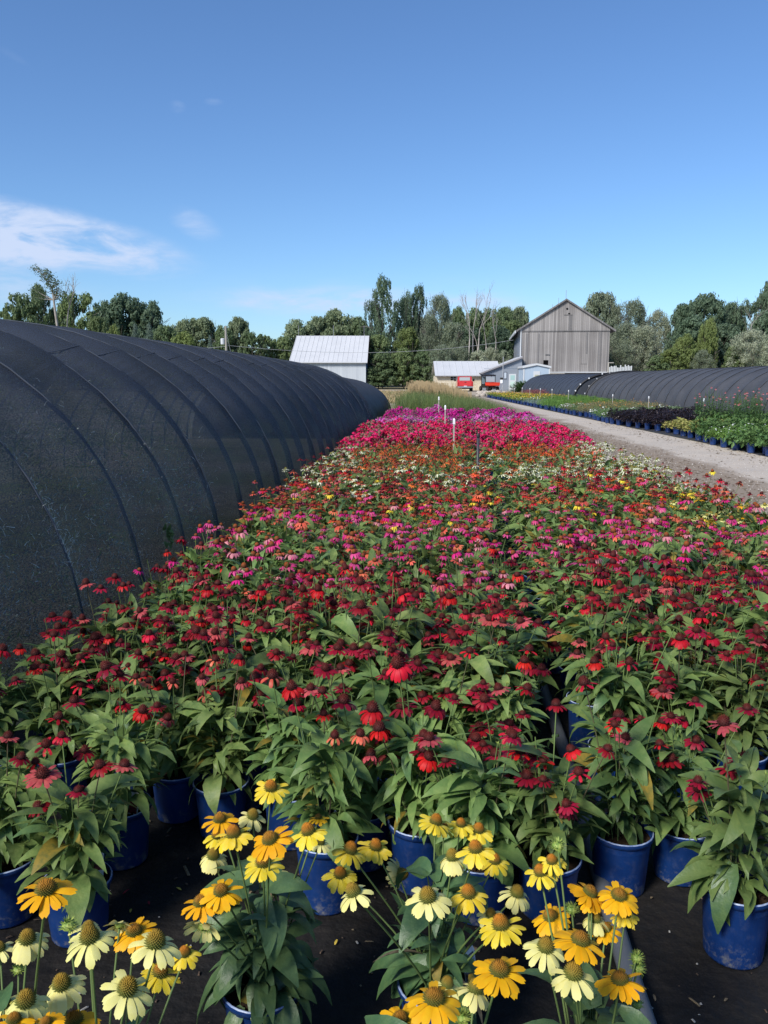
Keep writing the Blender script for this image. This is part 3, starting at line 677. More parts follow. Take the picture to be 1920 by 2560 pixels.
    mb = MB(); mb.box(q(xo(1005)), q(xo(1118)), -.2, -.002, .4, zz(zo(616))); mb.build('lower_door', [mat('pale door boards', (.42,.40,.37), .8)], t)
    mb = MB(); mb.box(q(xo(1000)), wd+.1, -.24, -.002, zz(zo(612)), zz(zo(605))); mb.build('sill_flashing', [M['trim']], t)
    for y in (.6, 12, 23): 
        p = MB(); p.tube([(wd/2,y,hp+.1),(wd/2,y,hp+1.4)], .03, 4); p.build('lightning_rod', [M['rod']], t)
    p = MB(); p.tube([(0.0,-.06,0),(0.0,-.06,he)], .09, 5); p.build('corner_trim', [M['trim']], t)
barn()
def lean_to():
    Y = 113.5; x0, x1 = SX(1209,960,Y), SX(1303,960,Y)
    t = thing('lean_to', 'blue grey steel lean-to with a single slope roof against the barn', 'lean-to', (x0, Y, 0), radians(-3))
    w = x1 - x0; hl, hr = Z(930,Y), Z(893,Y)
    mb = MB(); mb.prism([(0,0),(w,0),(w,hr),(0,hl)], 0, 9, 0); mb.build('wall', [M['siding']], t)
    for i in range(1, 22):
        pass
    mb = MB(); sl = (hr-hl)/w
    def slab(xa, xb, y0, y1, th, dz, name, m):
        mb = MB(); za, zb = hl + xa*sl + dz, hl + xb*sl + dz
        mb.add([(xa,y0,za),(xb,y0,zb),(xb,y1,zb),(xa,y1,za),(xa,y0,za+th),(xb,y0,zb+th),(xb,y1,zb+th),(xa,y1,za+th)], [(0,1,2,3),(7,6,5,4),(0,4,5,1),(1,5,6,2),(2,6,7,3),(3,7,4,0)])
        mb.build(name, [m], t)
    slab(-.45, w, -.35, 9.1, .10, .02, 'roof', M['roofwhite'])
    slab(-.46, w, -.40, -.36, .20, -.13, 'fascia', M['roofdark'])
    mb = MB(); mb.box(0, w, -.02, -.002, Z(921,Y)-.04, Z(921,Y)); mb.build('panel_joint', [mat('joint line', (.15,.19,.24), .6)], t)
    def q(px): return (px - 1209)/94.0*w
    d = MB(); d.box(q(1271.5), q(1289.5), -.06, -.003, .05, Z(935,Y)); d = d.build('door', [M['trim']], t)
    g = MB(); g.box(q(1275), q(1286), -.08, -.061, Z(950,Y), Z(938,Y)); g.build('pane', [M['glassgreen']], d)
    g = MB(); g.box(q(1275), q(1286), -.08, -.061, .5, Z(954,Y)); g.build('lower_panel', [mat('pale green panel', (.45,.58,.52), .5)], d)
    wv = MB(); wv.box(q(1258), q(1266.5), -.05, -.003, Z(948,Y), Z(929.5,Y)); wv = wv.build('window', [mat('grey window frame', (.10,.11,.14), .6)], t)
    g = MB(); g.box(q(1259.6), q(1265), -.07, -.051, Z(946,Y), Z(931.5,Y)); g.build('pane', [mat('bright pane', (.45,.50,.56), .2, .6)], wv)
lean_to()
def stone_house():
    Y = 117.0; x0, x1 = SX(1091.5,960,Y), SX(1240,960,Y); w = x1-x0
    t = thing('stone_outbuilding', 'low whitewashed stone outbuilding with a long white metal roof', 'outbuilding', (x0, Y, 0), 0)
    he, hr = Z(939.5,Y), Z(904.5,Y+4.0)
    mb = MB(); mb.box(0, w, 0, 8, 0, he); mb.build('wall', [M['stonewall']], t)
    mb = MB(); 
    for (ya, za, yb, zb) in ((-.45, he-.05, 4.0, hr), (8.45, he-.05, 4.0, hr)):
        mb.add([(-.25,ya,za),(w+.7,ya,za),(w+.7,yb,zb),(-.25,yb,zb),(-.25,ya,za+.10),(w+.7,ya,za+.10),(w+.7,yb,zb+.10),(-.25,yb,zb+.10)], [(3,2,1,0),(4,5,6,7),(0,1,5,4),(1,2,6,5),(2,3,7,6),(3,0,4,7)])
    for i in range(int(w/.9)):
        x = .1 + i*.9; mb.add([(x,-.44,he+.055),(x+.05,-.44,he+.055),(x+.05,4,hr+.105),(x,4,hr+.105),(x,-.44,he+.09),(x+.05,-.44,he+.09),(x+.05,4,hr+.14),(x,4,hr+.14)], [(0,1,5,4),(4,5,6,7),(1,2,6,5),(3,0,4,7)])
    mb.build('roof', [M['roofwhite']], t)
    mb = MB(); mb.box(-.27, w+.7, -.50, -.455, he-.12, he+.0); mb.build('fascia', [M['barndark']], t)
    for a, b in ((1126.5,1139.5),(1141,1147)):
        xa, xb = SX(a,960,Y)-x0, SX(b,960,Y)-x0
        f = MB(); f.box(xa, xb, -.04, -.003, Z(950.5,Y), Z(941,Y)); f = f.build('window', [M['void'] if a < 1140 else M['trim']], t)
        if a < 1140:
            g = MB(); g.box((xa+xb)/2-.03, (xa+xb)/2+.03, -.06, -.041, Z(950.5,Y), Z(941,Y)); g.box(xa, xb, -.06, -.041, Z(946,Y)-.03, Z(946,Y)+.03); g.build('muntin', [M['rod']], f)
stone_house()
def shed():
    Y = 108.0; x0, x1 = SX(1308,960,Y), SX(1373,960,Y); w = x1-x0
    t = thing('blue_shed', 'light blue gabled shed with white trim in front of the barn', 'shed', (x0, Y, 0), radians(-2))
    he, hp = Z(920,Y), Z(913.5,Y)
    mb = MB(); mb.prism([(0,0),(w,0),(w,he),(w/2,hp),(0,he)], 0, 5, 0); mb.build('wall', [M['shedblue']], t)
    for s in (0,1):
        mb = MB(); xa = -.15 if s == 0 else w+.15
        mb.add([(xa,-.2,he-.02),(w/2,-.2,hp+.03),(w/2,5.1,hp+.03),(xa,5.1,he-.02),(xa,-.2,he+.22),(w/2,-.2,hp+.26),(w/2,5.1,hp+.26),(xa,5.1,he+.22)], [(0,1,2,3),(7,6,5,4),(0,4,5,1),(1,5,6,2),(2,6,7,3),(3,7,4,0)])
        mb.build('roof', [M['trim']], t)
    for xa in (-.04, w-.12):
        mb = MB(); mb.box(xa, xa+.16, -.05, -.003, 0, he-.06); mb.build('corner_trim', [M['trim']], t)
    mb = MB(); mb.box(w*.38, w*.63, -.05, -.003, Z(948,Y), Z(928,Y)); f = mb.build('window', [M['trim']], t)
    mb = MB(); mb.box(w*.43, w*.58, -.07, -.051, Z(943,Y), Z(937,Y)); mb.build('pane', [mat('beige curtain pane', (.35,.36,.28), .4)], f)
shed()
def white_barn():
    Y = 125.0; x0, x1 = SX(724.5,960,Y), SX(914.5,960,Y); w = x1-x0
    t = thing('white_barn', 'whitewashed barn with a broad pale metal roof behind the left tunnel', 'barn', (x0, Y, 0), 0)
    he, hr = Z(905,Y), Z(841.5,Y+5); mb = MB(); dl = (735-724.5)/F*Y
    mb.add([(.4,0,0),(w,0,0),(w,0,he),(.4,0,he),(.4,10,0),(w+.5,10,0),(w+.5,10,he),(.4,10,he),(.4,5,hr-.1),(w+.2,5,hr-.1)],
           [(0,1,2,3),(5,4,7,6),(4,0,3,8,7),(1,5,6,9,2)])
    mb.build('wall', [M['whitewood']], t)
    mb = MB(); mb.add([(w+.02,.02,0),(w+.52,9.98,0),(w+.52,9.98,he-.05),(w+.22,5,hr-.2),(w+.02,.02,he-.05)], [(0,1,2,3,4)]); mb.build('gable_shade', [mat('blue gable shade', (.30,.42,.62), .6)], t)  # sheet over the white gable end, its shade painted in as blue
    mb = MB()
    for (ya, yb) in ((-.5, 5.0), (10.5, 5.0)):
        za, zb = he-.15, hr
        mb.add([(-.05,ya,za),(w+.25,ya,za),(w+.45,yb,zb),(dl,yb,zb),(-.05,ya,za+.13),(w+.25,ya,za+.13),(w+.45,yb,zb+.13),(dl,yb,zb+.13)], [(3,2,1,0),(4,5,6,7),(0,1,5,4),(1,2,6,5),(2,3,7,6),(3,0,4,7)])
    for i in range(16):
        s = i/16; xa = s*w; xb = dl + s*(w-dl+.4)
        mb.add([(xa,-.49,he-.01),(xa+.05,-.49,he-.01),(xb+.05,5,hr+.14),(xb,5,hr+.14),(xa,-.49,he+.03),(xa+.05,-.49,he+.03),(xb+.05,5,hr+.18),(xb,5,hr+.18)], [(0,1,5,4),(4,5,6,7),(1,2,6,5),(3,0,4,7)])
    mb.build('roof', [M['roofwhite']], t)
    mb = MB(); mb.add([(w+.47,4.9,hr-.12),(w+.27,-.5,he-.4),(w+.40,-.52,he-.4),(w+.62,4.9,hr-.12),(w+.47,4.9,hr+.16),(w+.27,-.5,he),(w+.40,-.52,he),(w+.62,4.9,hr+.16)], [(0,1,2,3),(7,6,5,4),(0,4,5,1),(1,5,6,2),(2,6,7,3),(3,7,4,0)]); mb.build('bargeboard', [M['void']], t)
    for s in (.0, .5, .94):
        p = MB(); x = dl + s*(w-dl) + .3; p.tube([(x,5,hr),(x,5,hr+1.7)], .03, 4); p.build('lightning_rod', [M['rod']], t)
white_barn()
# ---------------------------------------------------------------- vehicles
M['carred'] = mat('red truck paint', (.50,.018,.02), .3, .5, coat=.4)
M['utvred'] = mat('orange red plastic', (.72,.05,.02), .45, .4)
M['tyre'] = mat('tyre rubber', (.018,.018,.018), .85, .2); M['chrome'] = mat('dull chrome', (.45,.45,.46), .3, .5, metal=.8); M['dark'] = mat('dark underbody', (.03,.028,.026), .8, .2)
M['lamp'] = mat('tail lamp red', (.35,.01,.01), .3, .5)
def wheel(t, x, y, r, w):
    mb = MB(); mb.lathe([(r*.62,-w/2),(r*.95,-w/2),(r,-w*.3),(r,w*.3),(r*.95,w/2),(r*.62,w/2)], 20); o = mb.build('wheel', [M['tyre']], t, True, (x, y, r)); o.rotation_euler = (0, pi/2, 0)
    mb = MB(); mb.lathe([(.001,w*.35),(r*.3,w*.42),(r*.6,w*.36),(r*.63,-w*.36),(r*.3,-w*.42),(.001,-w*.35)], 16); mb.build('rim', [M['chrome']], o, True)
def loft(secs, mi=0):
    """secs: list of (y, [(x,z)...]) equal counts"""
    mb = MB(); n = len(secs[0][1]); vs = [(x, y, z) for y, pr in secs for x, z in pr]
    mb.add(vs, [(i*n+j, i*n+(j+1)%n, (i+1)*n+(j+1)%n, (i+1)*n+j) for i in range(len(secs)-1) for j in range(n)] + [tuple(range(n-1,-1,-1)), tuple(range((len(secs)-1)*n, len(secs)*n))], mi); return mb
def truck():
    Y = 107.0; p = SX(1163.5, 960, Y)
    t = thing('pickup_truck', 'red pickup truck seen from behind, parked by the stone outbuilding', 'pickup truck', (p, Y, 0), radians(-3))
    def sec(w, z0, z1, b=.08): return [(-w+b,z0),(w-b,z0),(w,z0+b),(w,z1-b),(w-b,z1),(-w+b,z1),(-w,z1-b),(-w,z0+b)]
    bd = loft([(0,sec(.98,.62,1.28)),(.1,sec(1.0,.58,1.30)),(2.1,sec(1.02,.55,1.30))]); b = bd.build('bed', [M['carred']], t)
    cb = loft([(2.1,sec(1.01,.55,1.32)),(3.9,sec(1.01,.55,1.30)),(5.3,sec(.98,.55,1.15)),(5.5,sec(.9,.6,1.0))]); cb.build('hood_and_body', [M['carred']], t)
    cab = loft([(2.12,sec(.92,1.30,1.34,.02)),(2.2,sec(.90,1.32,1.9,.06)),(3.3,sec(.88,1.32,1.9,.06)),(4.0,sec(.93,1.28,1.32,.02))]); cab.build('cab', [M['carred']], t)
    g = MB(); g.box(-.68, .68, 2.10, 2.165, 1.38, 1.80); g.build('rear_window', [mat('truck rear glass', (.34,.42,.42), .2, .6)], t)
    g = MB(); g.box(-.80, .80, -.05, -.005, .72, 1.26); tg = g.build('tailgate', [mat('scratched red tailgate', (.58,.03,.035), .35, .5, noise=(3,(.45,.02,.02),.6), coat=.3)], t)
    g = MB(); g.box(-.12, .12, -.07, -.051, 1.12, 1.19); g.build('handle', [M['dark']], tg)
    for s in (-1, 1):
        g = MB(); g.box(s*.90-.06, s*.90+.06, -.04, -.005, .75, 1.15); g.build('tail_lamp', [M['lamp']], t)
        g = MB(); g.box(s*1.22-.12, s*1.22+.12, 3.4, 3.5, 1.28, 1.62); g.tube([(s*1.0,3.45,1.3),(s*1.15,3.45,1.4)], .02, 4); g.build('wing_mirror', [M['dark']], t)
        for y in (1.1, 4.5): wheel(t, s*.86, y, .38, .26)
    g = MB(); g.box(-.98, .98, -.22, -.055, .48, .66); g.build('bumper', [M['chrome']], t)
    g = MB(); g.box(-.7, .7, .2, 4.6, .36, .55); g.tube([(-.4,.1,.34),(-.4,1.4,.40)], .05, 6); g.tube([(-.8,1.1,.38),(.8,1.1,.38)], .07, 8); g.build('undercarriage', [M['dark']], t)
    g = MB(); g.box(-.2, .2, -.10, -.056, .66, .72) ; g.build('licence_plate', [M['tagwhite']], t)
truck()
def utv():
    Y = 108.0; p = SX(1234, 960, Y)
    t = thing('utility_vehicle', 'utility cart with a black roof cage and an orange red cargo box', 'utility vehicle', (p, Y, 0), radians(13))
    # local: +y forward, seen from behind left quarter
    g = MB(); g.box(-.72, .72, -.35, 1.15, .78, 1.10); g.box(-.66,.66,-.30,1.1,.70,.78); 
    bx = g.build('cargo_box', [M['utvred']], t)
    g = MB(); g.box(-.74,.74,-.38,1.18,1.10,1.15); g.build('box_rail', [M['utvred']], t)
    g = loft([(1.2,[(-.7,.45),(.7,.45),(.7,.8),(-.7,.8)]),(2.5,[(-.7,.45),(.7,.45),(.7,.85),(-.7,.85)]),(3.2,[(-.6,.5),(.6,.5),(.55,.95),(-.55,.95)]),(3.5,[(-.45,.55),(.45,.55),(.4,.75),(-.4,.75)])]); g.build('body', [M['dark']], t)
    g = MB(); P_ = [(-.68,1.25),(.68,1.25),(.68,2.75),(-.68,2.75)]
    for x, y in P_: g.tube([(x,y,.8),(x,y*.97+.05,2.0)], .045, 6)
    for i in range(4):
        a, b = P_[i], P_[(i+1)%4]; g.tube([(a[0],a[1]*.97+.05,2.0),(b[0],b[1]*.97+.05,2.0)], .045, 6)
    g.build('roll_cage', [M['black_plastic']], t)
    g = loft([(1.1,[(-.74,2.03),(.74,2.03),(.70,2.12),(-.70,2.12)]),(2.0,[(-.76,2.05),(.76,2.05),(.7,2.18),(-.7,2.18)]),(2.95,[(-.72,2.03),(.72,2.03),(.68,2.1),(-.68,2.1)])]); g.build('roof', [M['black_plastic']], t)
    g = MB(); g.box(-.6,.6,1.22,1.25,1.2,1.9); g.build('rear_window', [mat('cart rear pane', (.34,.42,.45), .2, .6)], t)
    g = MB(); g.box(-.62,.62,2.72,2.75,1.0,1.9); g.build('windscreen', [mat('cart windscreen', (.20,.26,.30), .15, .8)], t)
    g = MB(); g.box(-.6,.6,1.4,1.9,.8,1.0); g.box(-.6,.6,1.32,1.42,1.0,1.5); g.build('seat', [M['black_plastic']], t)
    for s in (-1, 1):
        for y in (.35, 2.95): wheel(t, s*.68, y, .33, .24)
    g = MB(); g.box(-.4,.4,.0,1.2,.42,.66); g.tube([(-.6,.35,.33),(.6,.35,.33)], .05, 6); g.tube([(0,-.4,.4),(0,.1,.45)], .03, 6); g.build('undercarriage', [M['dark']], t)
utv()
# ---------------------------------------------------------------- poles, wires, fence, boulders
def meter_pole():
    Y = 106.; x = SX(1256.5, 970, Y)
    t = thing('meter_pole', 'thin grey pole with a meter box standing between cart and lean-to', 'pole', (x, Y, 0))
    g = MB(); g.tube([(0,0,0),(0,0,Z(892,Y))], .055, 6); g.build('pole', [M['rod']], t)
    g = MB(); g.box(-.32, -.02, -.12, .1, Z(958,Y), Z(949,Y)); g.build('meter_box', [M['tagwhite']], t)
    g = MB(); g.box(-.34, .02, -.14, .1, Z(949,Y)+.003, Z(944,Y)); g.build('box_cover', [M['dark']], t)
    g = MB(); g.tube([(-.3,0,0),(-.02,0,.7)], .03, 4); g.tube([(.3,0,0),(.02,0,.7)], .03, 4); g.build('brace', [M['rod']], t)
meter_pole()
def utility_pole():
    Y = 98.; x = SX(566.5, 900, Y)
    t = thing('utility_pole', 'wooden utility pole with a grey transformer can behind the left tunnel', 'utility pole', (x, Y, 0))
    top = Z(815,Y); g = MB(); g.tube([(0,0,0),(0,0,top)], [.17,.12], 8); g.build('pole', [mat('pale pole wood', (.30,.28,.25), .9)], t)
    g = MB(); g.lathe([(.001,0),(.24,0),(.25,.05),(.25,.62),(.2,.68),(.001,.70)], 12, 0, (-.38,0,Z(861,Y))); g.build('transformer', [mat('transformer grey', (.50,.52,.54), .5)], t)
    g = MB(); g.tube([(.5,0,Z(863,Y)-.8),(.06,0,top-.6)], .02, 4); g.build('guy_bracket', [M['rod']], t)
    def wire(pa, pb, sag, label):
        g = MB(); n = 24; a, b = Vector(pa), Vector(pb)
        g.tube([tuple(a.lerp(b, i/n) + Vector((0,0,-sag*(1-(2*i/n-1)**2)))) for i in range(n+1)], .018, 4); tag(g.build('overhead_wire', [mat('aluminium cable', (.42,.43,.44), .5)]), label, 'wire')
    wire((x, Y, Z(863,Y)), atY(1283, 850, 118), 1.25, 'overhead wire sagging from the transformer pole to the grey barn')
    wire((x, Y, Z(866,Y)), atY(-200, 880, 90), .6, 'overhead wire running left from the transformer pole past the trees')
utility_pole()
def palisade():
    Y = 112.; x0, x1 = SX(1524,930,Y), SX(1578,930,Y)
    t = thing('picket_fence', 'row of upright white pickets to the right of the grey barn', 'fence', (x0, Y, 0)); rng = random.Random(3)
    n = 15
    for i in range(n):
        x = (x1-x0)*i/(n-1); g = MB(); z = Z(914.5,Y) + rng.uniform(-.25,.15); g.box(x-.07, x+.07, -.03, .03, 0, z); g.build('picket', [mat('weathered white paint', (.52,.54,.55), .7)] if i == 0 else [bpy.data.materials['weathered white paint']], t)
    g = MB(); g.box(0, x1-x0, .035, .09, Z(928,Y), Z(928,Y)+.12); g.build('rail', [bpy.data.materials['weathered white paint']], t)
    g = MB(); g.tube([(-.2,0,0),(-.2,0,Z(906,Y))], .09, 5); g.tube([(-.25,0,Z(907,Y)),(.5,0,Z(907,Y))], .06, 5); g.build('gate_post', [M['stake']], t)
palisade()
def boulders():
    rng = random.Random(12); m = mat('pale boulder', (.42,.37,.32), .9, .1, noise=(2,(.30,.26,.22),.8), bump=(4,.8))
    for i in range(26):
        px = rng.uniform(1190, 1295); Y = rng.uniform(84, 93) if i > 3 else rng.uniform(78, 82); s = rng.uniform(.15, .42); p = atY(px, 960, Y)
        bm = MB(); v = []; 
        for th in range(5):
            for ph in range(7):
                a = pi*th/4; b = 2*pi*ph/7; k = rng.uniform(.8, 1.15); v.append((s*sin(a)*cos(b)*k*1.3, s*sin(a)*sin(b)*k, s*.75*cos(a)*k))
        bm.add(v, [(r*7+c, r*7+(c+1)%7, (r+1)*7+(c+1)%7, (r+1)*7+c) for r in range(4) for c in range(7)])
        o = bm.build('boulder', [m], None, True, (p.x, Y, s*.4)); tag(o, 'pale boulder in the rock heap at the end of the gravel road', 'boulder', 'boulders heaped at the end of the road')
boulders()
# ---------------------------------------------------------------- trees
def tree_leaf(name, c, c2): return mat(name, c, .6, .25, objcol=True, noise=(1.3, c2, .45), rnd=0, trans=.42)
M['treeleaf'] = tree_leaf('tree foliage', (.05,.1,.03), (.55,.65,.5))
M['bark'] = mat('grey bark', (.15,.135,.12), .9, .1, noise=(2,(.08,.07,.06),.8))
M['deadbark'] = mat('bleached dead wood', (.34,.31,.28), .9, .1, noise=(2,(.22,.20,.18),.8))
def limb(mb, rng, p, d, L, r, depth, spread=.6, up=.25, n=3, mi=0):
    pts = [p]; q = Vector(p); dd = d.copy()
    for i in range(3):
        dd = (dd + Vector((rng.gauss(0,.12), rng.gauss(0,.12), rng.gauss(.03,.08)))).normalized(); q = q + dd*L/3; pts.append(q.copy())
    mb.tube(pts, [r, r*.85, r*.7, r*.5], 5 if depth > 1 else 3, mi, False)
    ends = [q]
    if depth > 0:
        for k in range(n):
            s = rng.uniform(.4, 1.0); b = Vector(p).lerp(q, s); a = rng.uniform(0, 2*pi); u, w = frame(dd)
            nd = (dd + (u*cos(a) + w*sin(a))*spread*rng.uniform(.6,1.4) + Vector((0,0,up))).normalized()
            ends += limb(mb, rng, b, nd, L*rng.uniform(.5,.8), r*.55, depth-1, spread, up, n, mi)
    return ends
def crown_mesh(kind, seed):
    """unit crown: height 1 (z 0..1), radius ~.5; leaves gathered in clumps along an uneven envelope"""
    rng = random.Random(seed); mb = MB(); br = MB()
    cl = []
    def env(z):
        if kind == 'round': return .5*sqrt(max(0, 1 - ((z - .48)/.54)**2))
        if kind == 'open': return .5*sqrt(max(0, 1 - ((z - .50)/.56)**2))
        if kind == 'poplar': return .5*(min(1, (z+.15)*2.0) if z < .4 else max(.30, 1 - ((z-.4)/.72)**2.6))
        if kind == 'willow': return .5*(min(1, .75 + z*.8) if z < .4 else sqrt(max(0.02, 1 - ((z-.4)/.6)**2)))
        if kind == 'conifer': return .5*max(.03, 1 - z)
        return .5*sqrt(max(0, 1 - z**2*.97))
    nc = {'round': 190, 'open': 120, 'poplar': 120, 'willow': 210, 'conifer': 150, 'bush': 120}[kind]
    lobes = [(rng.uniform(0, 2*pi), rng.uniform(.7, 1.2)) for _ in range(7)]
    for i in range(nc):
        z = rng.random()**(.85) if kind != 'conifer' else rng.random()**1.4
        a = rng.uniform(0, 2*pi); lf = 1 + (.16 if kind != 'poplar' else .34)*sum(cos(a - b)*(c - .95)*3 for b, c in lobes[:3])
        e = env(z)*max(.6, min(1.2, lf)); r = e*(rng.random()**.42)
        cl.append((Vector((r*cos(a), r*sin(a), z)), rng.uniform(.055, .12)*(.85 if kind in ('poplar','open') else 1)))
    lpc = {'round': 85, 'open': 80, 'poplar': 75, 'willow': 85, 'conifer': 70, 'bush': 90}[kind]
    ls = {'round': .026, 'open': .026, 'poplar': .021, 'willow': .020, 'conifer': .020, 'bush': .030}[kind]
    for c, s in cl:
        fl = .75 if kind != 'poplar' else 1.0
        for j in range(lpc):
            d = Vector((rng.gauss(0,1), rng.gauss(0,1), rng.gauss(0,1))).normalized(); k = s*rng.uniform(.5, 1.12)
            p = c + Vector((d.x*k, d.y*k, d.z*k*fl))
            if kind == 'willow': p.z -= rng.random()*.04
            if p.z < -.02: continue
            nn = (d + Vector((rng.gauss(0,.5), rng.gauss(0,.5), rng.gauss(.3,.5)))).normalized(); u, w = frame(nn); a = rng.uniform(0, 2*pi); q = ls*rng.uniform(.6, 1.25)
            e1 = (u*cos(a) + w*sin(a))*q; e2 = (w*cos(a) - u*sin(a))*q*(.55 if kind not in ('willow','conifer') else .32)
            mb.add([tuple(p-e1), tuple(p+e2), tuple(p+e1), tuple(p-e2)], [(0,1,2,3)])
    ends = []
    br.tube([(0,0,-.35),(0.01,0,.0),(0,.01,.35),(.01,0,.72)], [.022,.018,.012,.005], 6)
    for i in range(14):
        z = rng.uniform(.0,.6); a = rng.uniform(0,2*pi); e = env(min(.95, z+.2)) 
        limb(br, rng, Vector((0,0,z)), Vector((cos(a),sin(a),.7 if kind != 'conifer' else .1)).normalized(), e*.95, .008, 1, .5, .2, 3)
    return mb.mesh('crown', [M['treeleaf']], False), br.mesh('trunk', [M['bark']])
CR = {}
for k, s in (('round',3),('open',2),('poplar',2),('willow',3),('conifer',1),('bush',3)):
    CR[k] = [crown_mesh(k, 50 + i*7 + len(k)) for i in range(s)]
TG = {'g': (0.165,0.225,0.110), 'd': (0.135,0.195,0.120), 'o': (0.237,0.275,0.188), 'w': (0.362,0.388,0.275), 'y': (0.20,0.25,0.085), 'b': (0.163,0.219,0.175), 'm': (0.181,0.237,0.100), 'l':(0.225,0.275,0.156)}
tr = random.Random(77)
def tree(px, ytop, wpx, Y, kind, colk, label, ybot=None, grp=None):
    wd = wpx/F*Y*1.25; top = Z(ytop, Y); bot = 0.6 if ybot is None else max(.3, Z(ybot, Y))
    x = SX(px, 900, Y); t = thing({'conifer':'conifer_tree','willow':'willow_tree','poplar':'poplar_tree','bush':'leafy_shrub'}.get(kind, 'broadleaf_tree'), label, 'shrub' if kind == 'bush' else 'tree', (x, Y, 0), tr.uniform(0, 2*pi), grp)
    cm, bm_ = tr.choice(CR[kind]); h = top - bot
    c = link('crown', cm, t, (0,0,bot), None, (wd, wd, h)); col = TG[colk]; v = tr.uniform(.9,1.12); c.color = (col[0]*v, col[1]*v, col[2]*v, 1)
    link('trunk', bm_, t, (0,0,bot), None, (wd, wd, h))
    return t
def z1(x, y): return x/1.728, 640 + y/1.728          # reading frames of the zoomed views
def z5(x, y): return 880 + x/3.95, 680 + y/3.95
def z2(x, y): return 960 + x/1.728, 660 + y/1.728
